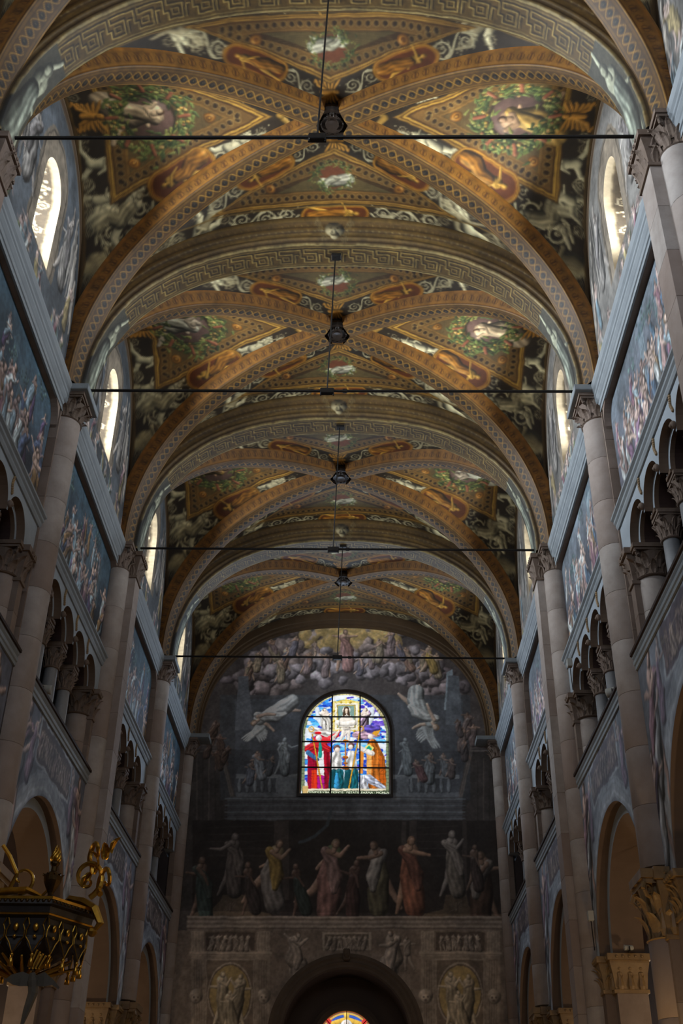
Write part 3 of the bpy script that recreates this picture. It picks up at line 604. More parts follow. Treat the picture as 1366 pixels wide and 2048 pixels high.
    # border of square quarries, inscription band
    ol = [(100, 1350), (100, 640), (110, 560), (150, 420), (250, 270), (380, 170), (520, 110), (655, 95), (790, 110), (930, 170), (1060, 270), (1160, 420), (1205, 560), (1212, 640), (1212, 1350)]
    LN(ol, 56, '7d8a6a'); LN(ol[3:-3], 56, 'c0b684'); LN(ol[5:-5], 52, 'ddd29a')
    pts = PL(*ol); seg = np.linalg.norm(np.diff(pts, axis=0), axis=1).cumsum(); seg = np.r_[0, seg]
    for d in np.arange(.06, seg[-1], .115):
        p = np.array([np.interp(d, seg, pts[:, 0]), np.interp(d, seg, pts[:, 1])]); cen = W(655, 700); o = p - cen
        if p[1] < cen[1]: o = np.array([o[0], 0])
        o = o / np.linalg.norm(o); c.line([p - o * .075, p + o * .075], .014, '14160f')
    P('3c4a34', (90, 1366), (1225, 1366), (1225, 1410), (90, 1410)); P('d8b878', (98, 1305), (172, 1305), (172, 1400), (98, 1400))
    # leads
    for j in range(70):
        x, y = r.uniform(150, 1160), r.uniform(200, 1330); LN([(x, y), (x + r.uniform(-60, 60), y + r.uniform(-50, 50))], 6, '14161c')
    for y in range(960, 1340, 62): LN([(880, y), (1180, y + 8)], 5, '2a1a10'); LN([(165, y), (450, y)], 5, '2a0c14')
    for x in (1005, 1080, 1130): LN([(x, 860), (x + 30, 1280)], 6, '2a1408')
    for x in (240, 290, 385, 430): LN([(x, 860), (x - 6, 1340)], 6, '2a0610')
    LN([(590, 540 + 30), (545, 250), (785, 250), (785, 545), (545, 545)], 8, '2a2410')
    c.a *= .93; c.age(.006, 60, 4, .06); return c
# =============================================================== helpers
col = scene.collection
def link(o, parent=None):
    col.objects.link(o); o.parent = parent; return o
def empty(name, loc=(0, 0, 0), rz=0., parent=None):
    o = bpy.data.objects.new(name, None); link(o, parent); o.location = loc; o.rotation_euler = (0, 0, rz); o.empty_display_size = .2; return o
def thing(name, label, cat, loc=(0, 0, 0), rz=0., group=None):
    o = empty(name, loc, rz); tag(o, label, cat, group); return o
def tag(o, label, cat, group=None):
    o['label'] = label; o['category'] = cat; o['kind'] = 'thing'
    if group: o['group'] = group
    return o
def struct(o, label=None):
    o['kind'] = 'structure'
    if label: o['label'] = label
    return o
def put(mesh, name, parent=None, loc=(0, 0, 0), rz=0., scale=None):
    o = bpy.data.objects.new(name, mesh); link(o, parent); o.location = loc; o.rotation_euler = (0, 0, rz)
    if scale: o.scale = scale
    return o
class MB:
    def __init__(s): s.v = []; s.f = []; s.n = 0
    def add(s, V, Fc):
        V = np.asarray(V, float).reshape(-1, 3); s.v.append(V); s.f += [tuple(int(i) + s.n for i in f) for f in Fc]; s.n += len(V); return s
    def box(s, x0, x1, y0, y1, z0, z1, bev=0.):
        if bev:
            b = bev; P = []
            for z, k in ((z0, b), (z0 + b, 0), (z1 - b, 0), (z1, b)): P += [(x0 + k, y0 + k, z), (x1 - k, y0 + k, z), (x1 - k, y1 - k, z), (x0 + k, y1 - k, z)]
            F = [(3, 2, 1, 0), (12, 13, 14, 15)]
            for r in range(3):
                for i in range(4): a, c = r * 4 + i, r * 4 + (i + 1) % 4; F.append((a, c, c + 4, a + 4))
            return s.add(P, F)
        return s.add([(x0, y0, z0), (x1, y0, z0), (x1, y1, z0), (x0, y1, z0), (x0, y0, z1), (x1, y0, z1), (x1, y1, z1), (x0, y1, z1)],
                     [(3, 2, 1, 0), (4, 5, 6, 7), (0, 1, 5, 4), (1, 2, 6, 5), (2, 3, 7, 6), (3, 0, 4, 7)])
    def lathe(s, prof, c=(0, 0, 0), n=16, a0=0., a1=2 * math.pi, cap=True):
        full = abs(a1 - a0 - 2 * math.pi) < 1e-6; m = n if full else n + 1
        A = a0 + (a1 - a0) * np.arange(m) / n; P = np.array([[(c[0] + r * math.cos(t), c[1] + r * math.sin(t), c[2] + z) for t in A] for r, z in prof]).reshape(-1, 3)
        F = []
        for j in range(len(prof) - 1):
            for i in range(n if full else n):
                k = (i + 1) % m; F.append((j * m + i, j * m + k, (j + 1) * m + k, (j + 1) * m + i))
        if cap: F += [tuple(range(m))[::-1], tuple((len(prof) - 1) * m + i for i in range(m))]
        return s.add(P, F)
    def tube(s, path, r, n=8, cap=True):
        P = np.asarray(path, float); r = np.broadcast_to(np.asarray(r, float), (len(P),)); T = np.gradient(P, axis=0); T /= np.linalg.norm(T, axis=1)[:, None] + 1e-9
        up = np.array([0, 0, 1.]) if abs(T[0, 2]) < .9 else np.array([1., 0, 0]); V = []
        for p, t, rr in zip(P, T, r):
            a = np.cross(t, up); a /= np.linalg.norm(a) + 1e-9; b = np.cross(t, a); up = np.cross(a, t) if abs(np.dot(up, t)) < .99 else up
            V += [p + rr * (a * math.cos(q) + b * math.sin(q)) for q in 2 * math.pi * np.arange(n) / n]
        F = [(j * n + i, j * n + (i + 1) % n, (j + 1) * n + (i + 1) % n, (j + 1) * n + i) for j in range(len(P) - 1) for i in range(n)]
        if cap: F += [tuple(range(n))[::-1], tuple((len(P) - 1) * n + i for i in range(n))]
        return s.add(V, F)
    def grid(s, P):
        P = np.asarray(P, float); h, w = P.shape[:2]
        return s.add(P, [(j * w + i, j * w + i + 1, (j + 1) * w + i + 1, (j + 1) * w + i) for j in range(h - 1) for i in range(w - 1)])
    def ball(s, c, r, n=10, m=6, sc=(1, 1, 1)):
        th = np.linspace(0, math.pi, m + 1); P = []
        s0 = s.n; base = MB(); base.lathe([(max(1e-4, r * math.sin(t)), -r * math.cos(t)) for t in th], n=n); V = np.concatenate(base.v) * sc + c
        return s.add(V, base.f)
    def leaf(s, base, tip_out, h, w, curl=.5, yaw=0.):
        """an acanthus tongue rising from base, bending outwards; yaw is its facing"""
        t = np.linspace(0, 1, 7); z = h * (t - .25 * np.clip(t - .75, 0, 1) * 4 * curl); o = tip_out * t ** 2.2; ww = w * np.array([.55, .8, 1, 1.0, .85, .6, .15]) * .5
        cs, sn = math.cos(yaw), math.sin(yaw); P = np.zeros((7, 5, 3))
        for j in range(7):
            for i, q in enumerate((-1, -.5, 0, .5, 1)):
                out = o[j] + (.012 if i in (1, 3) else 0) + (-.02 * abs(q) + .02) * h * 2; lat = q * ww[j] * (1.0 if j % 2 else .86 if abs(q) == 1 else 1)
                P[j, i] = (base[0] + out * cs - lat * sn, base[1] + out * sn + lat * cs, base[2] + z[j])
        return s.grid(P)
    def mesh(s, name, mat, smooth=False):
        me = bpy.data.meshes.new(name); V = np.concatenate(s.v); me.from_pydata(V.tolist(), [], s.f); me.update()
        if mat: me.materials.append(mat)
        if smooth: me.shade_smooth()
        return me
def color_grid(name, P, RGB, mat, keep=None, smooth=True):
    """a dense grid surface that carries its painting as a colour attribute"""
    h, w = P.shape[:2]; me = bpy.data.meshes.new(name)
    j, i = np.mgrid[0:h - 1, 0:w - 1]; a = (j * w + i)
    Q = np.stack([a, a + 1, a + w + 1, a + w], -1).reshape(-1, 4)
    if keep is not None: Q = Q[keep.reshape(-1)]
    V = P.reshape(-1, 3); colr = RGB.reshape(-1, 3)
    used = np.unique(Q); remap = np.full(len(V), -1); remap[used] = np.arange(len(used)); Q = remap[Q]; V = V[used]; colr = colr[used]
    me.vertices.add(len(V)); me.vertices.foreach_set('co', V.astype(np.float32).ravel())
    me.loops.add(Q.size); me.loops.foreach_set('vertex_index', Q.astype(np.int32).ravel())
    me.polygons.add(len(Q)); me.polygons.foreach_set('loop_start', np.arange(0, Q.size, 4, dtype=np.int32)); me.polygons.foreach_set('loop_total', np.full(len(Q), 4, np.int32))
    me.update(calc_edges=True)
    at = me.color_attributes.new('Col', 'FLOAT_COLOR', 'POINT'); c4 = np.ones((len(V), 4), np.float32); c4[:, :3] = lin(colr); at.data.foreach_set('color', c4.ravel())
    me.materials.append(mat)
    if smooth: me.shade_smooth()
    return me
# =============================================================== materials (all node-based)
def lc(h): return tuple(float(x) for x in lin(rgb(h))) + (1,)
def new_mat(name):
    m = bpy.data.materials.new(name); m.use_nodes = True; nt = m.node_tree; return m, nt, nt.nodes['Principled BSDF']
def paint_mat(name, rough=.7, bump=.15):
    m, nt, b = new_mat(name); N = nt.nodes.new; L = nt.links.new
    at = N('ShaderNodeAttribute'); at.attribute_name = 'Col'; tc = N('ShaderNodeTexCoord'); nz = N('ShaderNodeTexNoise'); nz.inputs['Scale'].default_value = 9; nz.inputs['Detail'].default_value = 8
    mr = N('ShaderNodeMapRange'); mr.inputs[3].default_value = .78; mr.inputs[4].default_value = 1.22; mx = N('ShaderNodeMix'); mx.data_type = 'RGBA'; mx.blend_type = 'MULTIPLY'; mx.inputs[0].default_value = 1
    L(tc.outputs['Object'], nz.inputs['Vector']); L(nz.outputs['Fac'], mr.inputs[0]); L(at.outputs['Color'], mx.inputs[6]); L(mr.outputs[0], mx.inputs[7]); L(mx.outputs[2], b.inputs['Base Color'])
    bp = N('ShaderNodeBump'); bp.inputs['Strength'].default_value = bump; bp.inputs['Distance'].default_value = .02; L(nz.outputs['Fac'], bp.inputs['Height']); L(bp.outputs[0], b.inputs['Normal'])
    b.inputs['Roughness'].default_value = rough; return m
def stone_mat(name, c1, c2, c3, scale=2.5, rough=.8, bump=.25, rand=.7):
    m, nt, b = new_mat(name); N = nt.nodes.new; L = nt.links.new
    tc = N('ShaderNodeTexCoord'); nz = N('ShaderNodeTexNoise'); nz.inputs['Scale'].default_value = scale; nz.inputs['Detail'].default_value = 9; nz.inputs['Roughness'].default_value = .62
    cr = N('ShaderNodeValToRGB'); cr.color_ramp.elements[0].position = .32; cr.color_ramp.elements[1].position = .68; cr.color_ramp.elements[0].color = lc(c1); cr.color_ramp.elements[1].color = lc(c2)
    oi = N('ShaderNodeObjectInfo'); mu = N('ShaderNodeMath'); mu.operation = 'MULTIPLY'; mu.inputs[1].default_value = rand; mx = N('ShaderNodeMix'); mx.data_type = 'RGBA'; mx.inputs[7].default_value = lc(c3)
    ad = N('ShaderNodeVectorMath'); ad.operation = 'ADD'; cx = N('ShaderNodeCombineXYZ'); m10 = N('ShaderNodeMath'); m10.operation = 'MULTIPLY'; m10.inputs[1].default_value = 37
    L(oi.outputs['Random'], m10.inputs[0]); L(m10.outputs[0], cx.inputs[0]); L(m10.outputs[0], cx.inputs[2]); L(tc.outputs['Object'], ad.inputs[0]); L(cx.outputs[0], ad.inputs[1])
    L(ad.outputs[0], nz.inputs['Vector']); L(nz.outputs['Fac'], cr.inputs[0]); L(oi.outputs['Random'], mu.inputs[0]); L(mu.outputs[0], mx.inputs[0]); L(cr.outputs[0], mx.inputs[6]); L(mx.outputs[2], b.inputs['Base Color'])
    bp = N('ShaderNodeBump'); bp.inputs['Strength'].default_value = bump; bp.inputs['Distance'].default_value = .02; L(nz.outputs['Fac'], bp.inputs['Height']); L(bp.outputs[0], b.inputs['Normal'])
    b.inputs['Roughness'].default_value = rough; return m
def metal_mat(name, c1, c2, metallic=1., rough=.35, scale=8):
    m = stone_mat(name, c1, c2, c2, scale, rough, .15, .2); m.node_tree.nodes['Principled BSDF'].inputs['Metallic'].default_value = metallic; return m
def glow_mat(name, colr, strength):
    m, nt, b = new_mat(name); b.inputs['Base Color'].default_value = lc(colr); b.inputs['Emission Color'].default_value = lc(colr); b.inputs['Emission Strength'].default_value = strength; return m
def glass_mat(name, strength):
    m, nt, b = new_mat(name); at = nt.nodes.new('ShaderNodeAttribute'); at.attribute_name = 'Col'; nt.links.new(at.outputs['Color'], b.inputs['Emission Color']); nt.links.new(at.outputs['Color'], b.inputs['Base Color'])
    b.inputs['Emission Strength'].default_value = strength; b.inputs['Roughness'].default_value = .2; return m
M_FRESCO = paint_mat('fresco'); M_VAULT = paint_mat('painted_vault', .62, .2)
M_DRUM = stone_mat('column_stone', '968d86', 'b2aaa4', '80685a'); M_BLOCK = stone_mat('pier_stone', '7a6a5e', '94857a', '66544a', 2.2)
M_PLASTER = stone_mat('brown_plaster', '5c4a3c', '6f5b4b', '64503f', 1.3); M_GREY = stone_mat('painted_grey_moulding', '7b8389', '8f979c', '848a8e', 3., .7)
M_LIGHT = stone_mat('pale_plaster_rim', '8f9aa4', 'a4afb8', '969fa6', 3., .7); M_CARVED = stone_mat('carved_stone', '6a5a4c', '85746a', '5c4c3e', 6., .8, .5)
M_GILTSTONE = stone_mat('gilded_carving', '7d6444', '987c52', '6a5438', 7., .5, .5); M_DARK = stone_mat('dark_interior', '2a211b', '382d25', '30261f', 1.)
M_MARBLE = stone_mat('gallery_marble', '7c7f84', '969a9e', '858585', 4., .55); M_IRON = metal_mat('iron', '1c1a19', '2b2826', .6, .55); M_WOOD = stone_mat('dark_wood', '2c1d14', '3c281b', '2a1a12', 6)
M_GOLD = metal_mat('gold_leaf', 'b98a34', 'd9ab4a', 1., .32); M_CANOPY = stone_mat('dark_painted_wood', '1e1813', '2c2119', '241b14', 5., .4); M_TERRA = stone_mat('red_panel', '2b1a16', '3a221c', '33201a', 3)
M_BRONZE = metal_mat('bronze', '3a2b18', '5c4524', .8, .42); M_WHITE = stone_mat('white_plastic', '9a9a94', 'a8a8a2', 'a0a09a', 4); M_BROWNARCH = stone_mat('painted_arch_brown', '4a3824', '5f4a30', '54402a', 3.)
M_FLOOR = stone_mat('floor_marble', '6d5f55', '84756a', '75665b', 1.2, .4); M_VOID = stone_mat('gallery_plaster', '4a3d33', '5a4b40', '50423a', 1.)
# =============================================================== curves of the vault
def prof(w, z0=Z0, H=HV, p=PV): return z0 + H * np.maximum(0, 1 - np.minimum(1, np.abs(w)) ** p) ** (1 / p)
def arc_table(half, n=4000, H=HV, p=PV):
    ph = np.linspace(0, math.pi / 2, n); y = half * np.sin(ph) ** (2 / p); z = Z0 + H * np.cos(ph) ** (2 / p)
    return np.r_[0, np.cumsum(np.hypot(np.diff(y), np.diff(z)))], y, z
# =============================================================== the vault
ceiling = struct(empty('ceiling'), 'painted rib vault of brown, gold and grey frescoes over the nave')
WARM = np.array([.95, .95, .85])                       # ochre ground of the vault paintings
def lateral_mesh(cv, name, nt=190, ns=260):
    S, Y, Zz = arc_table(BV); tau = np.linspace(.02, 1, nt); sg = np.linspace(-1, 1, ns)
    P = np.zeros((nt, ns, 3)); RGB = np.zeros((nt, ns, 3))
    for j, t in enumerate(tau):
        smax = np.interp(BV * t, Y, S); s = sg * smax; y = np.sign(s) * np.interp(np.abs(s), S, Y); z = np.interp(np.abs(s), S, Zz)
        P[j, :, 0] = AV * t; P[j, :, 1] = y; P[j, :, 2] = z; RGB[j] = cv.at(np.full(ns, AV * t), s)
    return color_grid(name, P[:, ::-1], RGB[:, ::-1] * WARM, M_VAULT)
def transverse_mesh(cv, name, nt=120, ns=380):
    S, X, Zz = arc_table(AV); tau = np.linspace(.02, 1, nt); sg = np.linspace(-1, 1, ns)
    P = np.zeros((nt, ns, 3)); RGB = np.zeros((nt, ns, 3))
    for j, t in enumerate(tau):
        smax = np.interp(AV * t, X, S); s = sg * smax; x = np.sign(s) * np.interp(np.abs(s), S, X); z = np.interp(np.abs(s), S, Zz)
        P[j, :, 1] = BV * t; P[j, :, 0] = x; P[j, :, 2] = z; RGB[j] = cv.at(np.full(ns, BV * t), s)
    return color_grid(name, P, RGB * WARM, M_VAULT)
LATS = [lateral_mesh(paint_lateral(sd, sk, rb, hr), 'lateral_web') for sd, sk, rb, hr in ((3, 'd6b092', 'c0a084', '4a3020'), (5, 'b08468', 'c09048', '3a2418'), (8, 'c0a898', 'd0c8bc', '8a7a6a'))]
TRV = transverse_mesh(paint_transverse(2), 'transverse_web')
def section_sweep(path, lat, down, sec, vcoord, cv, name, mat, ucoord):
    """sweep a section (offset sideways, offset down) along a path; painting from canvas (u along, v around)"""
    P = path[:, None, :] + lat[:, None, :] * np.array(sec)[None, :, :1] + down[:, None, :] * np.array(sec)[None, :, 1:]
    U = np.broadcast_to(ucoord[:, None], P.shape[:2]); V = np.broadcast_to(np.asarray(vcoord)[None], P.shape[:2])
    return color_grid(name, P, cv.at(U, V) * WARM, mat)
def arc_path(half_xy, H, n, half=True, p=PV):
    ph = np.linspace(.03 if half else -math.pi / 2, math.pi / 2, n); w = np.sign(ph) * np.abs(np.sin(ph)) ** (2 / p); z = Z0 + H * np.abs(np.cos(ph)) ** (2 / p)
    P = np.stack([half_xy[0] * w, half_xy[1] * w, z], 1)
    d = np.r_[0, np.cumsum(np.linalg.norm(np.diff(P, axis=0), axis=1))]; u = np.linspace(0, d[-1], n); P = np.stack([np.interp(u, d, P[:, q]) for q in range(3)], 1)
    T = np.gradient(P, axis=0); T /= np.linalg.norm(T, axis=1)[:, None]; hd = np.array([half_xy[0], half_xy[1], 0.]); hd /= np.linalg.norm(hd); lt = np.array([-hd[1], hd[0], 0])
    dn = np.cross(T, lt)
    if dn[0 if half else n // 2, 2] > 0: dn = -dn
    return P, np.broadcast_to(lt, P.shape), dn, u
rs = np.linspace(-.21, .21, 22)
_o = np.linspace(0, 1, 14); sd_ = [(-.30 + .09 * t, -.12 + .355 * t) for t in _o]; sv_ = [-.55 + .325 * t for t in _o]
rib_sec = sd_ + [(r, .25 + .03 * math.cos(r / .21 * 1.5)) for r in rs] + [(-a_, b_) for a_, b_ in sd_[::-1]]
rib_v = sv_ + list(rs) + [-v for v in sv_[::-1]]
RIBS = []
for sgn in (1, -1):
    P, lt, dn, u = arc_path((AV, sgn * BV), HV, 460)
    if not RIBS: rib_cv = paint_rib(float(u[-1]))
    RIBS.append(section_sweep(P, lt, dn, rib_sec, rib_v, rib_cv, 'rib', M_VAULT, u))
AA, HA, WA = 4.64, 3.82, .61
P, lt, dn, u = arc_path((AA, 0), HA, 640, False, 2.35)
ks = np.linspace(-.305, .305, 30)
arch_sec = [(-.46, -.8), (-.46, -.56), (-.43, -.5), (-.41, -.42), (-.41, -.34), (-.385, -.30), (-.37, -.22), (-.37, -.14), (-.34, -.11), (-.33, -.02)] + [(k, 0.) for k in ks] + [(.33, -.02), (.34, -.11), (.37, -.14), (.37, -.22), (.385, -.30), (.41, -.34), (.41, -.42), (.43, -.5), (.46, -.56), (.46, -.8)]
arch_v = [-.9, -.84, -.77, -.7, -.62, -.58, -.5, -.43, -.39, -.32] + list(ks) + [.32, .39, .43, .5, .58, .62, .7, .77, .84, .9]
_t = np.arange(len(arch_v)); _d = np.arange(0, len(arch_v) - .999, .5); arch_sec = np.stack([np.interp(_d, _t, np.array(arch_sec)[:, q]) for q in (0, 1)], 1); arch_v = np.interp(_d, _t, arch_v)
ARCH = section_sweep(P, lt, dn, arch_sec, arch_v, paint_key(float(u[-1]), WA), 'transverse_arch', M_VAULT, u)
b = MB()
b.lathe([(.02, .05), (.12, .03), (.13, .08), (.22, .06), (.23, .10), (.32, .09), (.36, .14), (.36, .2), (.28, .3)], n=20)
for q in range(12): b.leaf((.2 * math.cos(q * math.pi / 6), .2 * math.sin(q * math.pi / 6), .04), .12, .1, .1, .4, q * math.pi / 6)
BOSS = b.mesh('boss', M_CANOPY, False)
bl = MB(); P0, l0, d0, u0 = arc_path((AA + .12, 0), HA + .42, 120, False, 2.35)
bl.grid(P0[:, None] + l0[:, None] * np.array([(-.4,), (-.4,), (-.3,), (-.3,), (-.16,), (-.16,), (0,)])[None] + d0[:, None] * np.array([(-.7,), (0,), (0,), (.08,), (.08,), (.14,), (.14,)])[None])
WALLARCH = bl.mesh('wall_arch', M_BROWNARCH)
for i, yc in enumerate(YC):
    A, B = [(0, 1), (0, 1), (2, 0), (1, 2), (0, 1)][i]
    put(LATS[A], 'lateral_web', ceiling, (0, yc, 0), math.pi); put(LATS[B], 'lateral_web', ceiling, (0, yc, 0))
    put(TRV, 'transverse_web', ceiling, (0, yc, 0)); put(TRV, 'transverse_web', ceiling, (0, yc, 0), math.pi)
    for q in (0, 1):
        for r in (0, math.pi): put(RIBS[q], 'rib', ceiling, (0, yc, 0), r)
    put(BOSS, 'boss', ceiling, (0, yc, Z0 + HV - .30))
for k, y in enumerate(YK):
    if k < 5: put(ARCH, 'transverse_arch', ceiling, (0, y, 0))
put(WALLARCH, 'wall_arch', ceiling, (0, Y_END, 0))
# =============================================================== side walls (local frame: +x into the nave, y along it, origin on the wall plane)
walls = {}
for s, nm in ((-1, 'left'), (1, 'right')):
    walls[s] = struct(empty('wall_' + nm, (s * AW, 0, 0), 0 if s < 0 else math.pi), 'frescoed nave wall on the %s with arcade, gallery and clerestory' % nm)
ly = lambda s, y: y if s < 0 else -y                 # world Y -> local y of a wall
def sweep_y(prof_pts, y0, y1):
    m = MB(); P = np.array([[(x, y, z) for x, z in prof_pts] for y in (y0, y1)]); m.grid(P); return m
def half_arch(m, yc, zc, r0, r1, x0, x1, n=24):
    """ring face at x0 from radius r0 to r1 (r1<r0) when x0==x1, else a soffit of radius r0 from x0 to x1"""
    t = np.linspace(0, math.pi, n + 1); A = np.stack([np.full(n + 1, x0), yc + r0 * np.cos(t), zc + r0 * np.sin(t)], 1); B = np.stack([np.full(n + 1, x1), yc + r1 * np.cos(t), zc + r1 * np.sin(t)], 1)
    m.grid(np.stack([A, B], 1)); return m
HB = BAY / 2
# arcade below
ZS, R1, R2 = 5.9, 2.1, 1.9
m = MB(); half_arch(m, 0, ZS, R1, R1, 0, -.2, 32); ARC_OUT = m.mesh('outer_order', M_PLASTER)
m = MB(); half_arch(m, 0, ZS, R1, R2, -.2, -.2, 32); ARC_RIM = m.mesh('pale_rim', M_LIGHT)
m = MB(); half_arch(m, 0, ZS, R2, R2, -.2, -.78, 32); half_arch(m, 0, ZS, R2, R1 + .9, -.78, -.78, 32); ARC_IN = m.mesh('inner_order', M_PLASTER)
def arch_panel(cv, zb, R, ztop, name, x=0., half=HB, ny=150, nz=70, mat=None):
    ys = np.unique(np.r_[np.linspace(-half, -R, max(6, int(ny * (half - R) / half / 2))), R * np.sin(np.linspace(-math.pi / 2, math.pi / 2, ny)), np.linspace(R, half, max(6, int(ny * (half - R) / half / 2)))])
    zl = zb + np.sqrt(np.maximum(0, R * R - ys ** 2)); t = np.linspace(0, 1, nz)[:, None]; Zg = zl[None] * (1 - t) + ztop * t; Yg = np.broadcast_to(ys, Zg.shape)
    P = np.stack([np.full(Zg.shape, x), Yg, Zg], -1); return color_grid(name, P, cv.at(Yg, Zg), mat or M_FRESCO)
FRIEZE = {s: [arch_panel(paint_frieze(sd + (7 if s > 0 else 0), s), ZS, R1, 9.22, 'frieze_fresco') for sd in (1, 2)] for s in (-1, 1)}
PARAPET = sweep_y([(0, 9.16), (.03, 9.16), (.03, 9.22), (.05, 9.24), (.05, 9.30), (.02, 9.31), (.06, 9.36), (.06, 9.40), (-.76, 9.40)], -HB, HB).mesh('parapet_moulding', M_GREY)
m = MB(); m.box(-.02, .09, -HB, HB, 9.40, 9.45); COPING = m.mesh('wooden_coping', M_WOOD)
# gallery arcade
GP, GS, G1, G2 = 1.05, 11.13, .5, .405
m = MB()
for q in range(4):
    yc = (q - 1.5) * GP
    ys = np.unique(np.r_[yc - GP / 2, G1 * np.sin(np.linspace(-math.pi / 2, math.pi / 2, 25)) + yc, yc + GP / 2]); zl = GS + np.sqrt(np.maximum(0, G1 ** 2 - (ys - yc) ** 2))
    m.grid(np.stack([np.stack([np.full(len(ys), -.03), ys, zl], 1), np.stack([np.full(len(ys), -.03), ys, np.full(len(ys), 11.8)], 1)]))
for a, b_ in ((-HB, -2 * GP), (2 * GP, HB)): m.box(-.3, -.03, a, b_, 11.13, 11.8)
GSPAN = m.mesh('gallery_spandrel', M_LIGHT)
def galarch(r0, r1, x0, x1, mat, nm):
    m = MB()
    half_arch(m, 0, GS, r0, r1, x0, x1, 20); return m.mesh(nm, mat)
G_OUT = galarch(G1, G1, -.03, -.17, M_PLASTER, 'outer_order'); G_RIM = galarch(G1, G2, -.17, -.17, M_LIGHT, 'pale_rim')
m = MB(); half_arch(m, 0, GS, G2, G2, -.17, -.56, 20); half_arch(m, 0, GS, G2, .53, -.56, -.56, 20); m.box(-.56, -.55, -.52, .52, 11.6, 12.0); G_IN = m.mesh('inner_order', M_PLASTER)
m = MB(); half_arch(m, 0, GS, G2 - .006, G2 - .006, -.24, -.49, 20); G_PANEL = m.mesh('painted_soffit_panel', M_TERRA)
m = MB(); m.ball((0, 0, 0), .055, 8, 6, (1, .9, 1.2)); m.ball((.04, 0, -.02), .03, 6, 4); HEADCON = m.mesh('carved_head', M_CARVED, True)
m = MB()
for q in range(9): m.ball((.0, .035 * math.cos(q * .7) * (1 - q / 12), -.13 + q * .035), .03, 6, 4)
SPANORN = m.mesh('carved_leaf', M_GILTSTONE, True)
SUBCORN = sweep_y([(-.03, 11.78), (.0, 11.78), (.02, 11.83), (.02, 11.87), (.05, 11.9), (.05, 11.95), (.09, 11.98), (.09, 12.02), (-.13, 12.05)], -HB, HB).mesh('string_course', M_GREY)
# large scenes, recessed
def panel_mesh(cv, name):
    ny, nz = 210, 110; ys = np.linspace(-2.5, 2.5, ny); zs = np.linspace(12.0, 14.42, nz); Yg, Zg = np.meshgrid(ys, zs)
    return color_grid(name, np.stack([np.full(Yg.shape, -.13), Yg, Zg], -1), cv.at(np.clip(Yg, -2.44, 2.44), Zg), M_FRESCO)
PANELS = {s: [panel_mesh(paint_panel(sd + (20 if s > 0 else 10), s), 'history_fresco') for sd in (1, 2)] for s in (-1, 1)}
m = MB()
for sg in (-1, 1):                                    # rounded upper corners of the recess
    t = np.linspace(0, math.pi / 2, 9); r = .42; cy, cz = sg * (2.5 - r), 14.36 - r; A = np.stack([np.full(9, 0.), cy + sg * r * np.sin(t), cz + r * np.cos(t)], 1); B = A.copy(); B[:, 0] = -.14
    m.grid(np.stack([A, B], 1)); top = np.stack([np.full(9, 0.), cy + sg * r * np.sin(t), np.full(9, 14.40)], 1); m.grid(np.stack([A, top], 1))
m.grid(np.array([[(0, -2.6, 14.36), (0, 2.6, 14.36)], [(-.14, -2.6, 14.36), (-.14, 2.6, 14.36)]])); CORNERS = m.mesh('recess_border', M_BLOCK)
CORNICE = sweep_y([(-.02, 14.34), (.015, 14.34), (.015, 14.42), (.035, 14.43), (.035, 14.52), (.05, 14.54), (.08, 14.60), (.08, 14.64), (.10, 14.66), (.10, 14.72), (.13, 14.76), (.15, 14.83), (.15, 14.88), (-.06, 14.90)], -HB, HB).mesh('cornice', M_GREY)
# lunettes with a window opening
WHW, WB, WS = .52, 15.85, 17.38                        # half width, sill and springing of the window
def ray_out(th, inside, hi=6.):
    lo = np.zeros_like(th); h = np.full_like(th, hi)
    for _ in range(40):
        mid = (lo + h) / 2; ok = inside(mid * np.cos(th), WC + mid * np.sin(th)); lo = np.where(ok, mid, lo); h = np.where(ok, h, mid)
    return lo
WC = 16.9
in_win = lambda y, z: (np.abs(y) < WHW) & (z > WB) & ((z < WS) | ((y / WHW) ** 2 + ((z - WS) / (WHW * 1.15)) ** 2 < 1))
in_lun = lambda y, z: (np.abs(y) < BV + .12) & (z > 14.86) & (z < prof(y / (BV + .12), Z0, HV + .1))
TH = np.linspace(0, 2 * math.pi, 321); RI, RO = ray_out(TH, in_win), ray_out(TH, in_lun)
def lunette_mesh(cv):
    t = np.linspace(0, 1, 76)[:, None]; Rr = RI[None] * (1 - t) + RO[None] * t; Yg = Rr * np.cos(TH); Zg = WC + Rr * np.sin(TH)
    return color_grid('lunette_fresco', np.stack([np.full(Yg.shape, -.03), Yg, Zg], -1), cv.at(Yg, Zg), M_FRESCO)
LUN = {s: [lunette_mesh(paint_lunette(sd + (30 if s > 0 else 40), s)) for sd in (1, 2)] for s in (-1, 1)}
rv = paint_reveal(); yb, zb = RI * np.cos(TH), WC + RI * np.sin(TH); al = np.r_[0, np.cumsum(np.hypot(np.diff(yb), np.diff(zb)))]; al *= 7.1 / al[-1]
dd = np.linspace(0, 1, 24)[:, None]; k = 1 - .34 * dd
Pv = np.stack([np.broadcast_to(-.03 - .8 * dd, (24, len(TH))), yb * k, WC + (zb - WC) * (1 - .16 * dd) + 0 * k], -1)
REVEAL = color_grid('painted_reveal', Pv, rv.at(np.broadcast_to(.84 * dd, (24, len(TH))), np.broadcast_to(al, (24, len(TH)))), M_FRESCO)
m = MB(); e = Pv[-1]; m.add(np.vstack([e[:-1]]), [tuple(range(len(e) - 1))]); PANE = m.mesh('glass_pane', glow_mat('daylit_glass', 'f3f1ea', 1.2))
m = MB(); cc = e.mean(0)
for z in np.linspace(16.25, 17.7, 4): m.box(-.83, -.81, -.33, .33, z - .012, z + .012)
m.box(-.83, -.81, -.012, .012, 16.0, 17.8); WBARS = m.mesh('window_bars', M_IRON)
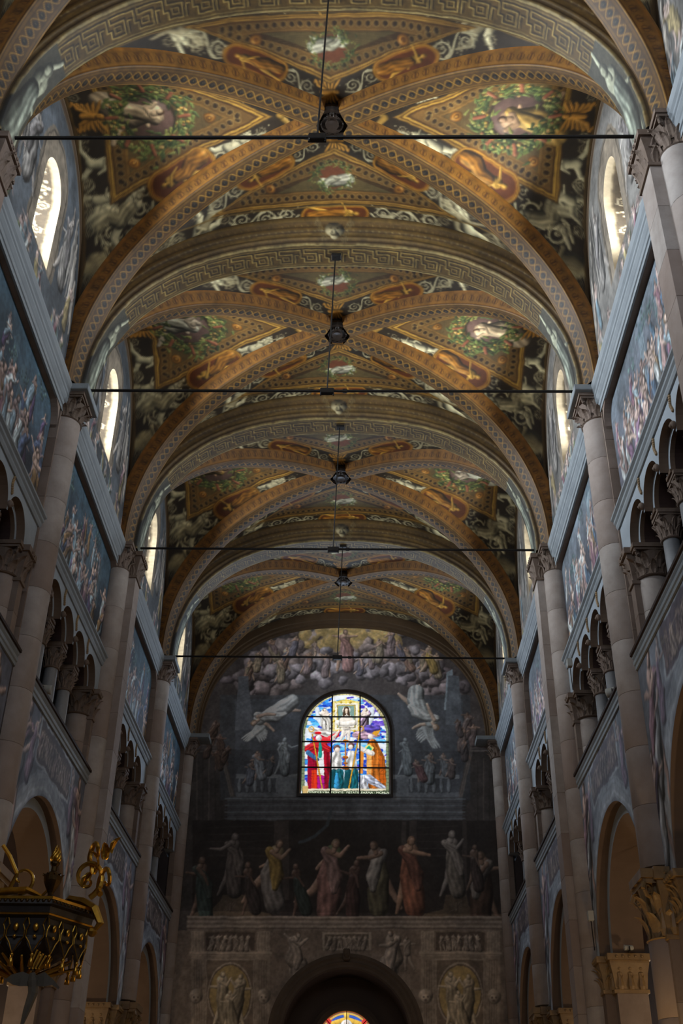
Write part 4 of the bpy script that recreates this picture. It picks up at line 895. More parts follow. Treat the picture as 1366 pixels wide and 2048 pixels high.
nwin = 2
ORD = ('first', 'second', 'third', 'fourth', 'fifth')
for s, nm in ((-1, 'left'), (1, 'right')):
    w = walls[s]
    for i, yc in enumerate(YC):
        y = ly(s, yc); at_ = (0, y, 0)
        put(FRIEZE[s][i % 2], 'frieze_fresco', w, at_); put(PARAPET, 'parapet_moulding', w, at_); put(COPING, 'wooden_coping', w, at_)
        a = put(ARC_OUT, 'arcade_arch', w, at_); put(ARC_RIM, 'pale_rim', a); put(ARC_IN, 'inner_order', a)
        put(GSPAN, 'gallery_spandrel', w, at_); put(SUBCORN, 'string_course', w, at_)
        for q in range(4):
            g = put(G_OUT, 'gallery_arch', w, (0, y + (q - 1.5) * GP, 0)); put(G_RIM, 'pale_rim', g); put(G_IN, 'inner_order', g); put(G_PANEL, 'painted_soffit_panel', g)
            if q < 3: put(HEADCON, 'carved_head', g, (.0, .525, 11.24)); put(SPANORN, 'carved_leaf', g, (-.02, .525, 11.6))
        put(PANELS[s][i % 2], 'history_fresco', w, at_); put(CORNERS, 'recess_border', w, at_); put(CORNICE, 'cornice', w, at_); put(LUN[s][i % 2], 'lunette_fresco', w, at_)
        if i > 0 or True:
            nwin += 1; wn = struct(empty('window_%d' % nwin, (s * AW, yc, 0), 0 if s < 0 else math.pi), 'tall splayed clerestory window with painted reveal, %s bay of the %s wall' % (ORD[i], nm))
            put(REVEAL, 'painted_reveal', wn); put(PANE, 'glass_pane', wn); put(WBARS, 'window_bars', wn)
# shell behind the arches
for s, nm in ((-1, 'left'), (1, 'right')):
    X = lambda x: s * x
    def sbox(name, x0, x1, y0, y1, z0, z1, mat, label):
        m = MB(); m.box(min(x0, x1), max(x0, x1), y0, y1, z0, z1); return struct(put(m.mesh(name, mat), name), label)
    sbox('wall_aisle_' + nm, X(8.6), X(8.9), 2, 36, 0, 14.5, M_VOID, 'dim outer wall of the %s aisle and gallery' % nm)
    sbox('floor_gallery_' + nm, X(5.75), X(8.6), 2, 36, 9.0, 9.3, M_DARK, 'floor slab of the %s gallery' % nm)
    sbox('ceiling_gallery_' + nm, X(5.2), X(8.9), 2, 36, 14.5, 14.7, M_DARK, 'dark roof over the %s gallery' % nm)
    m = MB()
    for yc in YC:
        t = np.linspace(-1, 1, 13)
        m.grid(np.array([[(X(5.78 + 1.41 * (1 + u)), yc + v * HB, 6.6 + 2.2 * math.sqrt(max(0, 1 - .9 * min(u * u, v * v)))) for v in t] for u in t]))
    struct(put(m.mesh('ceiling_aisle', M_TERRA, True), 'ceiling_aisle_' + nm), 'dark reddish painted vault of the %s aisle' % nm)
    sbox('wall_aisle_end_' + nm, X(5.0), X(8.9), 35.9, 36.2, 0, 14.5, M_VOID, 'end wall of the %s aisle' % nm)
    sbox('wall_aisle_near_' + nm, X(5.0), X(8.9), 2.0, 2.2, 0, 14.5, M_VOID, 'near end wall of the %s aisle' % nm)
m = MB(); m.box(-8.9, 8.9, -14, 36.2, -.2, 0); struct(put(m.mesh('floor', M_FLOOR), 'floor'), 'worn marble floor of the nave')
for s, nm in ((-1, 'left'), (1, 'right')):
    m = MB(); m.box(min(s * 5.4, s * 5.6), max(s * 5.4, s * 5.6), -14, 4.8, 0, 14.2); struct(put(m.mesh('wall', M_PLASTER), 'wall_crossing_' + nm), 'plain wall beside the crossing on the %s' % nm)
m = MB(); m.box(-8, 8, -14, 4.9, 19.6, 19.8); struct(put(m.mesh('ceiling', M_PLASTER), 'ceiling_crossing'), 'plain ceiling over the crossing')
m = MB(); m.box(-8, 8, -14.2, -14, 0, 12); struct(put(m.mesh('wall', M_PLASTER), 'wall_back'), 'plain wall behind the crossing')
# =============================================================== piers
rnd = random.Random(4)
def drum(r, h, n=20, full=True, nm='column_drum'):
    m = MB(); g = .0015; m.lathe([(r - .004, g), (r, .008), (r, h - .008), (r - .004, h - g)], n=n); return m.mesh(nm, M_DRUM, False)
_cache = {}
def drum_mesh(r, h):
    k = (round(r, 2), round(h, 2))
    if k not in _cache:
        _cache[k] = drum(r, h); me = _cache[k]
        for p in me.polygons: p.use_smooth = len(p.vertices) == 4
    return _cache[k]
def block_mesh(x0, x1, y0, y1, h, mat):
    k = (x0, x1, y0, y1, round(h, 2), mat.name)
    if k not in _cache: m = MB(); m.box(x0, x1, y0, y1, .001, h - .001, .005); _cache[k] = m.mesh('stone_block', mat)
    return _cache[k]
def courses(z0, z1, hs):
    n = max(1, round((z1 - z0) / hs)); out = []; z = z0
    for i in range(n):
        h = round((z1 - z0) / n, 3); out.append((z, h)); z += h
    return out
def shaft(p, x, y, r, z0, z1, hs=1.0, name='column_drum'):
    for z, h in courses(z0, z1, hs): put(drum_mesh(r, h), name, p, (x, y, z), rnd.random() * 6)
def pile(p, x0, x1, y0, y1, z0, z1, hs, mat=None, name='stone_block'):
    for z, h in courses(z0, z1, hs): put(block_mesh(x0, x1, y0, y1, h, mat or M_BLOCK), name, p, (0, 0, z))
def corinthian(r, h, mat=None, nm='capital', square=None):
    """bell, two rows of acanthus, corner volutes, moulded abacus; square=(hx, hy) gives a pilaster capital"""
    m = MB(); hb = h * .78
    m.lathe([(r * 1.02, -.03), (r * 1.1, -.015), (r * 1.02, 0)], n=20)
    m.lathe([(r * .93, 0), (r * .95, hb * .5), (r * 1.12, hb * .85), (r * 1.2, hb)], n=20)
    for row, (z, n, hh, out, w) in enumerate(((0, 9, .55, .55, .6), (.2, 9, .66, .7, .56))):
        for q in range(n):
            a = (q + .5 * row) * 2 * math.pi / n
            m.leaf((r * .94 * math.cos(a), r * .94 * math.sin(a), z * h), r * out, hh * h * .75, r * w, .6, a)
    for a in (math.pi / 4, 3 * math.pi / 4, 5 * math.pi / 4, 7 * math.pi / 4):
        t = np.linspace(0, 1, 14); th = t * 3.6 * math.pi; rr = .11 * h * (1 - .75 * t) + .02 * h; cx = r * 1.42
        m.tube([((cx + q * math.cos(w_)) * math.cos(a), (cx + q * math.cos(w_)) * math.sin(a), hb * .88 + q * math.sin(w_)) for q, w_ in zip(rr, th)], .035 * h, 6)
        m.tube([(r * 1.0 * math.cos(a), r * 1.0 * math.sin(a), hb * .45), (r * 1.3 * math.cos(a), r * 1.3 * math.sin(a), hb * .95)], .04 * h, 6)
    k = r * 1.2
    m.box(-k, k, -k, k, hb, hb + h * .08); m.box(-k * 1.08, k * 1.08, -k * 1.08, k * 1.08, hb + h * .08, h)
    return m.mesh(nm, mat or M_CARVED, False)
def boxcapital(x0, x1, y0, y1, h, mat=None, figs=0, nm='capital', reps=4):
    """rectangular carved capital: flaring block with leaf relief, figures or scrolls, and a moulded top"""
    m = MB(); e = .07
    V = [];
    for z, k in ((0, 0), (h * .45, e * .4), (h * .75, e)): V.append([(x0 - k, y0 - k, z), (x1 + k, y0 - k, z), (x1 + k, y1 + k, z), (x0 - k, y1 + k, z), (x0 - k, y0 - k, z)])
    m.grid(np.array(V)); m.box(x0 - .03, x1 + .03, y0 - .03, y1 + .03, -.04, .02); m.box(x0 - e, x1 + e, y0 - e, y1 + e, h * .75, h * .82); m.box(x0 - e - .04, x1 + e + .04, y0 - e - .04, y1 + e + .04, h * .82, h)
    def deco(px, py, ang, wdt):
        c, s_ = math.cos(ang), math.sin(ang)
        n = max(1, int(wdt / .17))
        for q in range(n):
            l = (q + .5) / n * wdt - wdt / 2; bx, by = px - l * s_, py + l * c
            if figs:
                m.lathe([(.05, .02), (.065, h * .12), (.045, h * .35), (.055, h * .48), (.02, h * .53)], (bx + .01 * c, by + .01 * s_, 0), 8); m.ball((bx + .03 * c, by + .03 * s_, h * .6), .038, 8, 6)
                m.tube([(bx - .05 * s_, by + .05 * c, h * .45), (bx + .06 * c - .02 * s_, by + .06 * s_ + .02 * c, h * .35), (bx + .05 * c, by + .05 * s_, h * .42)], .015, 5)
            else:
                m.leaf((bx, by, .02), .11, h * .45, .15, .7, ang); m.leaf((bx, by, h * .28), .15, h * .5, .13, .7, ang)
        for q in range(max(1, int(wdt / .1))):
            l = (q + .5) / max(1, int(wdt / .1)) * wdt - wdt / 2; m.ball((px + (e + .04) * c - l * s_, py + (e + .04) * s_ + l * c, h * .91), .03, 6, 4)
    deco(x1, (y0 + y1) / 2, 0, y1 - y0); deco((x0 + x1) / 2, y0, -math.pi / 2, x1 - x0); deco((x0 + x1) / 2, y1, math.pi / 2, x1 - x0)
    return m.mesh(nm, mat or M_CARVED)
CAP_COL = corinthian(.29, .5); CAP_COL2 = corinthian(.26, .62); CAP_PIL = boxcapital(0, .4, -.25, .25, .62); CAP_GAL = corinthian(.15, .46)
CAP_RESP = corinthian(.27, .52); CAP_RPIL = boxcapital(-.25, .0, -.11, .11, .6); IMPOST = boxcapital(-.75, -.18, -1.03, 1.03, .62, M_GILTSTONE, 1); IMPOST_O = boxcapital(-.4, -.02, -.83, .83, .58, M_GILTSTONE, 0)
BIGCAP = boxcapital(-.2, .22, -.36, .36, .93, M_GILTSTONE, 1); CAP_ROUND = corinthian(.31, .9, M_GILTSTONE)
m = MB(); m.box(-.12, .46, -.46, .46, 0, .13, .012); SLAB = m.mesh('abacus_slab', M_GREY)
m = MB(); m.box(-.12, .74, -.40, .40, 0, .13, .012); SLAB_END = m.mesh('abacus_slab', M_GREY)
PN = {0: 'nearest', 1: 'first complete', 2: 'second', 3: 'third', 4: 'fourth', 5: 'corner'}
LAB = {0: 'clustered stone pier at the very edge above the viewer, {s} wall', 1: 'tall clustered stone pier nearest the viewer on the {s} wall',
       2: 'stone wall shaft on a gilded capital, second tie rod, {s} wall', 3: 'clustered stone pier with pilaster on the {s} wall, carrying the third tie rod',
       4: 'slender stone shaft carrying the fourth and farthest tie rod on the {s} wall', 5: 'corner shaft where the {s} wall meets the frescoed end wall'}
for s, nm in ((-1, 'left'), (1, 'right')):
    for k, yk in enumerate(YK):
        if k == 0: continue
        major = k in (1, 3)
        yk_ = yk - (.22 if k == 5 else 0)
        p = thing('pier', LAB[k].format(s=nm), 'pier', (s * AW, yk_, 0), 0 if s < 0 else math.pi, 'nave piers')
        dw = .50 if major else .34
        pile(p, -.16, 0, -dw, dw, 6.0, 14.34, .62)
        if k < 5:
            pile(p, -.74, -.03, -.83, .83, 6.0, 9.2, .8); pile(p, -.56, -.10, -.62, .62, 9.3, 12.0, .7)      # masonry core behind
            for sg in (-1, 1):
                pile(p, -.30, -.02, sg * .62 - .115, sg * .62 + .115, 9.35, 10.52, .6); put(CAP_RPIL, 'pilaster_capital', p, (-.02, sg * .62, 10.52))
                shaft(p, -.36, sg * .66, .255, 9.35, 10.58, .62, 'respond_drum'); put(CAP_RESP, 'respond_capital', p, (-.36, sg * .68, 10.58))
            put(IMPOST, 'impost_capital', p, (0, 0, 5.28)); put(IMPOST_O, 'impost_capital', p, (0, 0, 5.30))
            pile(p, -.75, -.2, -1.03, 1.03, 0, 5.28, .75); pile(p, -.2, -.02, -.83, .83, 0, 5.28, .75)
        if major:
            for sg in (-1, 1):
                if k == 1 and sg * (1 if s < 0 else -1) > 0 and False: continue
                shaft(p, -.02, sg * .30, .265, 0, 14.28, 1.05); put(CAP_COL2, 'capital', p, (-.02, sg * .30, 14.28))
            pile(p, 0, .4, -.25, .25, 0, 14.18, .82, M_DRUM, 'pilaster_block'); put(CAP_PIL, 'capital', p, (0, 0, 14.18))
        else:
            lo = 6.1 if k < 5 else 0
            shaft(p, 0, 0, .29 if k < 5 else .25, lo, 14.27, .95); put(CAP_COL, 'capital', p, (0, 0, 14.27)); put(SLAB if k < 5 else SLAB_END, 'abacus_slab', p, (0, 0, 14.77))
            if k < 5:
                put(CAP_ROUND, 'capital', p, (.0, 0, 5.12)); put(BIGCAP, 'capital', p, (-.1, 0, 5.1)); shaft(p, .02, 0, .30, 0, 5.1, 1.0)
                pile(p, -.05, .12, -.38, .38, 0, 5.1, .9)
# gallery columns
m = MB(); m.lathe([(.15, 0), (.15, .05), (.13, .07), (.16, .1), (.135, .14), (.132, .7), (.125, 1.2), (.14, 1.22), (.125, 1.24)], n=18); GSHAFT = m.mesh('shaft', M_MARBLE, True)
m = MB(); m.box(-.2, .2, -.2, .2, 0, .1); GBASE = m.mesh('base', M_MARBLE)
m = MB(); m.box(-.21, .22, -.13, .13, 0, .06); GIMP = m.mesh('impost_block', M_PLASTER)
CN = ('nearest', 'middle', 'farthest'); BN = ('bay above the viewer', 'first bay', 'second bay', 'third bay', 'last bay')
for s, nm in ((-1, 'left'), (1, 'right')):
    for i, yc in enumerate(YC):
        if i == 0: continue
        for q in range(3):
            c = thing('gallery_column', '%s grey marble gallery column in the %s of the %s wall' % (CN[q], BN[i], nm), 'column', (s * (AW + .37), yc + (q - 1) * GP, 9.3), 0 if s < 0 else math.pi, 'gallery columns')
            put(GBASE, 'base', c); put(GSHAFT, 'shaft', c, (0, 0, .1)); put(CAP_GAL, 'capital', c, (0, 0, 1.32)); put(GIMP, 'impost_block', c, (0, 0, 1.77))
        r = thing('gallery_railing', 'thin iron railing between the gallery columns, %s of the %s wall' % (BN[i], nm), 'railing', (s * AW, yc, 9.3), 0 if s < 0 else math.pi, 'gallery railings')
        for q in range(4):
            m = MB(); y0 = (q - 1.5) * GP; m.tube([(-.64, y0 - .42, .72), (-.64, y0 + .42, .72)], .016, 6); put(m.mesh('rail', M_IRON), 'rail', r)
            for e in (-.40, .40):
                m = MB(); m.tube([(-.64, y0 + e, .10), (-.64, y0 + e, .74)], .012, 6); put(m.mesh('rail_post', M_IRON), 'rail_post', r)
# =============================================================== end wall (counter-facade)
wall_end = struct(empty('wall_end', (0, Y_END, 0)), 'end wall frescoed with the ascension scene around the stained glass window')
cv = paint_endwall(); nx, nz = 470, 620
xs = np.linspace(-5.1, 5.1, nx); zs = np.linspace(5.7, 19.3, nz); Xg, Zg = np.meshgrid(xs, zs)
WX, WHX, WZ0, WZS = .09, 1.42, 13.17, 15.2          # great window
AX0, AZ0, AR = .2, 6.18, 1.83                        # doorway arch
xc, zc = (Xg[:-1, :-1] + Xg[1:, 1:]) / 2, (Zg[:-1, :-1] + Zg[1:, 1:]) / 2
hole1 = (np.abs(xc - WX) < WHX) & (zc > WZ0) & ((zc < WZS) | ((xc - WX) ** 2 + (zc - WZS) ** 2 < WHX ** 2)); hole2 = (zc < AZ0) & (np.abs(xc - AX0) < AR) | ((xc - AX0) ** 2 + (zc - AZ0) ** 2 < AR ** 2)
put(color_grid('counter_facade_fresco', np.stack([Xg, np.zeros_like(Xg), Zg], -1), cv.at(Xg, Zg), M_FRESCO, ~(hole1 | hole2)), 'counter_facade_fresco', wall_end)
m = MB(); m.box(-5.1, AX0 - AR, 0, .3, 0, 5.75); m.box(AX0 + AR, 5.1, 0, .3, 0, 5.75); put(m.mesh('lower_wall', M_PLASTER), 'lower_wall', wall_end)
def ring_xz(m, cx, cz, prof_, z_low, n=40):
    """sweep profile [(radius, y)] round an arch with straight jambs down to z_low"""
    t = np.linspace(0, math.pi, n + 1); P = []
    P.append([(cx + r, y, z_low) for r, y in prof_])
    for a in t: P.append([(cx + r * math.cos(a), y, cz + r * math.sin(a)) for r, y in prof_])
    P.append([(cx - r, y, z_low) for r, y in prof_]); m.grid(np.array(P)); return m
M_ARCHST = stone_mat('doorway_stone', '5a4d42', '6d5e51', '53463b', 3.)
m = MB(); ring_xz(m, AX0, AZ0, [(2.22, 0), (2.22, -.06), (2.12, -.10), (2.06, -.06), (2.0, -.06), (1.97, -.09), (1.9, -.05), (1.84, -.05), (1.8, .02)], 0); put(m.mesh('archivolt', M_ARCHST), 'archivolt', wall_end)
m = MB(); ring_xz(m, AX0, AZ0, [(1.82, 0), (1.82, 1.4)], 0); put(m.mesh('arch_soffit', M_VOID), 'arch_soffit', wall_end)
m = MB(); m.box(-.1, .1, -.2, 0, -.16, .16, .03); m.ball((0, -.2, .02), .1, 10, 8, (.9, .8, 1.2)); m.ball((0, -.28, -.01), .03, 6, 5); put(m.mesh('keystone_head', M_ARCHST), 'keystone_head', wall_end, (AX0, 0, 8.35))
# back of the doorway recess with the lower window
cz2 = px_on_y(690, 2023, Y_END + 1.4)[2] - .82
m = MB(); t = np.linspace(0, math.pi, 33)
m.grid(np.array([[(AX0 + r * math.cos(a), 1.4, cz2 + r * math.sin(a) * (1 if r < 1.5 else 1.2)) for a in t] for r in (.84, 2.6)])); m.box(AX0 - 2.2, AX0 - .84, 1.4, 1.5, 0, cz2); m.box(AX0 + .84, AX0 + 2.2, 1.4, 1.5, 0, cz2); put(m.mesh('recess_wall', M_VOID), 'recess_wall', wall_end)
m = MB(); ring_xz(m, AX0, cz2, [(1.08, 1.4), (1.08, 1.3), (.98, 1.26), (.9, 1.3), (.84, 1.34), (.84, 1.5)], 3); put(m.mesh('inner_arch', M_ARCHST), 'inner_arch', wall_end)
# ---- window_1: stained glass
gl = paint_glass(); M_GLASS = glass_mat('stained_glass', GLASS); M_LEAD = M_IRON
w1 = struct(empty('window_1', (0, Y_END, 0)), 'arched stained glass window with a red cardinal and an orange bishop')
zx = lambda q: px_on_y(590 + q / 6.505, 1480, Y_END)[0]; zy = lambda q: px_on_y(690, 1370 + q / 6.505, Y_END)[2]
gx = [WX - WHX, zx(475), zx(845), WX + WHX]; gz = [WZ0, zy(1070), zy(735), zy(410), WZS + WHX]
for a in range(3):
    for c_ in range(4):
        u = np.linspace(gx[a], gx[a + 1], 75); v = np.linspace(gz[c_], gz[c_ + 1], 66); U, V = np.meshgrid(u, v); uc, vc = (U[:-1, :-1] + U[1:, 1:]) / 2, (V[:-1, :-1] + V[1:, 1:]) / 2
        keep = (vc < WZS) | ((uc - WX) ** 2 + (vc - WZS) ** 2 < WHX ** 2)
        put(color_grid('stained_pane', np.stack([U, np.full_like(U, .06), V], -1), gl.at(U, V), M_GLASS, keep, False), 'stained_pane', w1)
for x in gx[1:3]:
    zt = WZS + math.sqrt(WHX ** 2 - (x - WX) ** 2); m = MB(); m.box(x - .022, x + .022,   .015, .05, WZ0, zt); put(m.mesh('mullion_bar', M_IRON), 'mullion_bar', w1)
for z in gz[1:4]:
    hw = WHX if z < WZS else math.sqrt(WHX ** 2 - (z - WZS) ** 2); m = MB(); m.box(WX - hw, WX + hw,   .01, .045, z - .02, z + .02); put(m.mesh('saddle_bar', M_IRON), 'saddle_bar', w1)
m = MB(); ring_xz(m, WX, WZS, [(WHX + .10, 0), (WHX + .10, -.03), (WHX + .02, -.04), (WHX - .01, 0), (WHX - .04, .08)], WZ0 - .02); put(m.mesh('frame', M_CANOPY), 'frame', w1)
m = MB(); m.box(WX - WHX - .1, WX + WHX + .1, -.05, .1, WZ0 - .1, WZ0 - .01); put(m.mesh('sill', M_CANOPY), 'sill', w1)
M_LETTER = glow_mat('lit_letters', 'dfe6cc', 1.0)
for txt, x0, x1 in (('MVNIFICE·V·BA', zx(180), zx(455)), ('MONTIS · PIETATIS', zx(480), zx(835)), ('PARMA · MCMLIV', zx(860), zx(1222))):
    fc = bpy.data.curves.new('inscription', 'FONT'); fc.body = txt; fc.size = .085; fc.align_x = 'LEFT'; fc.extrude = .002; o = bpy.data.objects.new('inscription', fc); link(o, w1); fc.materials.append(M_LETTER)
    o.rotation_euler = (math.pi / 2, 0, 0); o.location = (x0, .05, zy(1401)); bpy.context.view_layer.update(); wd = max(o.dimensions.x, .01); o.scale = ((x1 - x0) / wd, 1, 1)
# ---- window_2: lower glass
c2 = Canvas(-1, 1, -1, 1, 110, '1c3a8c', 5)
for q in range(160): c2.stroke([(c2.rng.uniform(-1, 1), c2.rng.uniform(-1, 1))] * 1, c2.rng.uniform(.03, .09), ('2458c0', '18307c', 'c8341c', '3a8ad0', 'd8a834', 'e0e4e8')[c2.rng.integers(6)], 0)
for R, cc in ((.86, '8a4a18'), (.8, 'e0b44a'), (.74, '2a5ac8')): c2.ring(0, 0, R - .03, .06, cc, 0, 180, 0)
c2.stroke([(-.42, .2), (-.4, .5), (0, .62), (.4, .5), (.42, .2)], .07, 'e8b83c', .2); c2.blob(0, .72, .09, None, 'f0c850', .2); c2.blob(0, .35, .18, .26, 'e8ecf0', .2); c2.blob(0, .5, .09, None, 'e8d8c8', .2); c2.blob(-.52, .55, .08, None, 'd02418', 0); c2.blob(.52, .55, .08, None, 'd02418', 0)
for a in range(12, 180, 14): c2.line([(.2 * math.cos(math.radians(a)), .2 * math.sin(math.radians(a))), (math.cos(math.radians(a)), math.sin(math.radians(a)))], .015, '101418')
w2 = struct(empty('window_2', (AX0, Y_END + 1.38, cz2)), 'round-headed stained glass window inside the doorway arch')
a_, r_ = np.meshgrid(np.linspace(0, math.pi, 90), np.linspace(.01, .84, 50)); put(color_grid('stained_pane', np.stack([r_ * np.cos(a_), np.full_like(a_, .06), r_ * np.sin(a_)], -1), c2.at(r_ * np.cos(a_), r_ * np.sin(a_)), M_GLASS, None, False), 'stained_pane', w2)
m = MB(); m.box(-.84, .84, .04, .07, -3, 0); put(m.mesh('lower_pane', M_VOID), 'lower_pane', w2)
for a in (45, 90, 135):
    m = MB(); m.tube([(0, .03, 0), (.84 * math.cos(math.radians(a)), .03, .84 * math.sin(math.radians(a)))], .012, 5); put(m.mesh('glazing_bar', M_IRON), 'glazing_bar', w2)
# =============================================================== iron ties
for k in range(1, 5):
    y = YK[k]; wd = ('first', 'second', 'third', 'fourth')[k - 1]
    t = thing('tie_rod', ('nearest iron tie rod spanning the nave at the top of the picture', 'second iron tie rod across the nave, with a clamp at its middle', 'third iron tie rod across the nave', 'farthest iron tie rod, in front of the painted end wall')[k - 1], 'tie rod', (0, y, 15.09), 0, 'iron tie rods')
    hl = 4.55 if k == 1 else 4.68; m = MB(); m.tube([(-hl, 0, 0), (hl, 0, 0)], .028, 8); put(m.mesh('bar', M_IRON), 'bar', t)
    x0 = -.08; m = MB(); m.tube([(x0, 0, .02), (x0 + .1, 0, Z0 + HA - 15.09)], .016, 6); put(m.mesh('hanger', M_IRON), 'hanger', t)
    m = MB(); m.box(x0 - .12, x0 + .12, -.05, .05, -.07, .05, .01); m.tube([(x0 - .12, 0, .06), (x0 - .12, 0, -.1)], .018, 6); m.tube([(x0 + .12, 0, .06), (x0 + .12, 0, -.1)], .018, 6); put(m.mesh('clamp', M_IRON), 'clamp', t); m = MB(); m.tube([(x0 + .3, 0, 0), (x0 + .38, 0, 0)], .042, 8); put(m.mesh('collar', M_IRON), 'collar', t)
    m = MB(); m.box(-.06, .14, -.08, .08, -.03, .05, .01); put(m.mesh('hanger_plate', M_IRON), 'hanger_plate', t, (0, 0, Z0 + HA - 15.09 - .03))
# =============================================================== pulpit canopy
RC = .74; cy = 13.4; q_ = px_on_y(104, 1800, cy - .87 * RC); cx, cz = q_[0] - .5 * RC, q_[2] - .06
pc = thing('pulpit_canopy', 'dark carved pulpit canopy with gilded scrolls and tassels, lower left', 'canopy', (cx, cy, cz), 0)
def hex_ring(prof_, n=6):
    m = MB(); P = []
    for q in range(n + 1):
        a = q * 2 * math.pi / n; P.append([(RC * r * math.cos(a), RC * r * math.sin(a), z) for r, z in prof_])
    m.grid(np.array(P)); return m
put(hex_ring([(.2, .06), (.88, .06), (1.0, .10), (1.02, .02), (.96, .0), (.95, -.07), (.90, -.11), (.86, -.14), (.85, -.32), (.2, -.32)]).mesh('cornice', M_CANOPY), 'cornice', pc)
put(hex_ring([(1.0, .105), (1.03, .10), (1.025, .07), (1.0, .08)]).mesh('gilt_edge', M_GOLD), 'gilt_edge', pc); put(hex_ring([(.955, -.065), (.972, -.075), (.955, -.09)]).mesh('gilt_edge', M_GOLD), 'gilt_edge', pc)
m = MB()
for f in range(6):                                       # carved egg moulding on the cornice
    A, B = (np.array([math.cos(a), math.sin(a)]) * RC for a in (f * math.pi / 3, (f + 1) * math.pi / 3))
    for q in range(12):
        p = A + (B - A) * (q + .5) / 12; m.ball((p[0], p[1], .055), .026, 6, 4)
o = put(m.mesh('carved_beading', M_BRONZE, True), 'carved_beading', pc); o['kind'] = 'stuff'
tng = MB(); edg = MB(); W_ = .21
tng.grid(np.array([[(x * W_ / 2, 0, z) for x, z in ((-1, 0), (1, 0))], [(x * W_ / 2, 0.01, z) for x, z in ((-1, -.18), (1, -.18))], [(x * W_ / 2, .0, z) for x, z in ((-.7, -.28), (.7, -.28))], [(x * W_ / 2, 0, z) for x, z in ((-.15, -.36), (.15, -.36))]]))
TNG = tng.mesh('lambrequin_tongue', M_CANOPY)
edg.tube([(-.1, -.012, 0), (-.075, -.012, -.07), (-.1, -.012, -.13), (-.1, -.012, -.2), (-.055, -.012, -.26), (0, -.012, -.37), (.055, -.012, -.26), (.1, -.012, -.2), (.1, -.012, -.13), (.075, -.012, -.07), (.1, -.012, 0)], .007, 5)
GEM = MB(); GEM.ball((0, -.02, -.1), .032, 8, 6, (1, .6, 1.4)); GEM2 = MB(); GEM2.ball((0, -.02, -.2), .022, 8, 6)
EDG = edg.mesh('gilt_trim', M_GOLD); GM, GM2 = GEM.mesh('gilt_boss', M_GOLD, True), GEM2.mesh('gilt_boss', M_GOLD, True)
tas = MB(); tas.lathe([(.012, -.14), (.034, -.14), (.026, -.08), (.012, -.04), (.026, -.02), (.008, .01)], n=8); TAS = tas.mesh('tassel', M_GOLD, True)
for f in range(6):
    a0 = f * math.pi / 3; A = np.array([math.cos(a0), math.sin(a0)]); B = np.array([math.cos(a0 + math.pi / 3), math.sin(a0 + math.pi / 3)]); am = a0 + math.pi / 6
    if math.sin(am) < .6:
        for q in range(3):
            p = (A + (B - A) * (q + .5) / 3) * .9 * RC
            o = put(TNG, 'lambrequin_tongue', pc, (p[0], p[1], -.12), am + math.pi / 2); put(EDG, 'gilt_trim', o); put(TAS, 'tassel', o, (0, 0, -.37)); put(GM, 'gilt_boss', o); put(GM2, 'gilt_boss', o)
    if math.sin(a0) > .3 or f in (4, 5): continue
    m = MB(); th = np.linspace(0, 1, 30)                   # C-scrolls rising over each corner
    for sc, off, fl, zz in ((.17, .0, 1, 0), (.12, .2, -1, .02), (.1, .05, -1, .28)):
        m.tube([(off + fl * sc * (1 - .8 * t) * math.cos(-1.2 + t * 7) * .9, .03 * math.sin(9 * t), zz + .10 + sc + sc * (1 - .8 * t) * math.sin(-1.2 + t * 7)) for t in th], .024 * (1 - .5 * th), 6)
    m.tube([(-.3, 0, .04), (-.15, 0, .12), (0, 0, .08), (.12, 0, .02), (.2, 0, -.1), (.12, 0, -.18)], [.012, .035, .04, .035, .03, .012], 6); m.ball((.13, 0, -.16), .04, 8, 6)
    for q in range(6): m.leaf((-.04 + .05 * q, 0, .2 + .05 * q), .07, .14, .08, .5, q * 1.3)
    put(m.mesh('corner_scroll', M_GOLD), 'corner_scroll', pc, (.80 * RC * A[0], .80 * RC * A[1] - .06, .06), a0 - .5, (1.45, 1.45, 1.45))
# urn with a flame, standing on the cornice
up = px_on_y(112, 1800, cy - .8); m = MB(); m.lathe([(.06, 0), (.06, .03), (.03, .06), (.035, .09), (.07, .15), (.1, .22), (.105, .27), (.085, .30), (.035, .33), (.035, .38), (.055, .41), (.055, .43)], n=14)
for q in range(10): m.leaf((.075 * math.cos(q * .628), .075 * math.sin(q * .628), .22), .045, .08, .045, .5, q * .628)
u = put(m.mesh('urn', M_BRONZE), 'urn', pc, (.5 * RC * .86, -.87 * RC * .86, .07)); m = MB()
for q in range(6):
    a = q * 1.05; m.tube([(.02 * math.cos(a), .02 * math.sin(a), .42), (.045 * math.cos(a), .045 * math.sin(a), .48), (.035 * math.cos(a + 1), .035 * math.sin(a + 1), .54), (.01 * math.cos(a + 2), .01 * math.sin(a + 2), .6 + .015 * (q % 3))], [.022, .026, .016, .004], 6)
put(m.mesh('flame', M_GOLD, True), 'flame', u)
m = MB(); th = np.linspace(0, 1, 26)
for fl, sc in ((1, .17), (-1, .17)): m.tube([(fl * (.18 + sc * (1 - .8 * t) * math.cos(-1.6 + t * 6)), 0, .24 + sc * (1 - .8 * t) * math.sin(-1.6 + t * 6)) for t in th], .024 * (1 - .5 * th), 6)
m.tube([(-.5, 0, .02), (-.28, 0, .05), (0, 0, .10), (.26, 0, .12), (.44, 0, .05), (.5, 0, .12)], [.02, .04, .045, .04, .025, .015], 6); m.tube([(.05, 0, .1), (.12, 0, .3), (0, 0, .5), (-.1, 0, .62)], .025, 6)
put(m.mesh('crest_scroll', M_GOLD), 'crest_scroll', pc, (-.22, -.55, .07))
m = MB(); m.lathe([(.05, -.6), (.22, -.54), (.4, -.42), (.6, -.32)], n=16); put(m.mesh('underside', M_CANOPY), 'underside', pc)
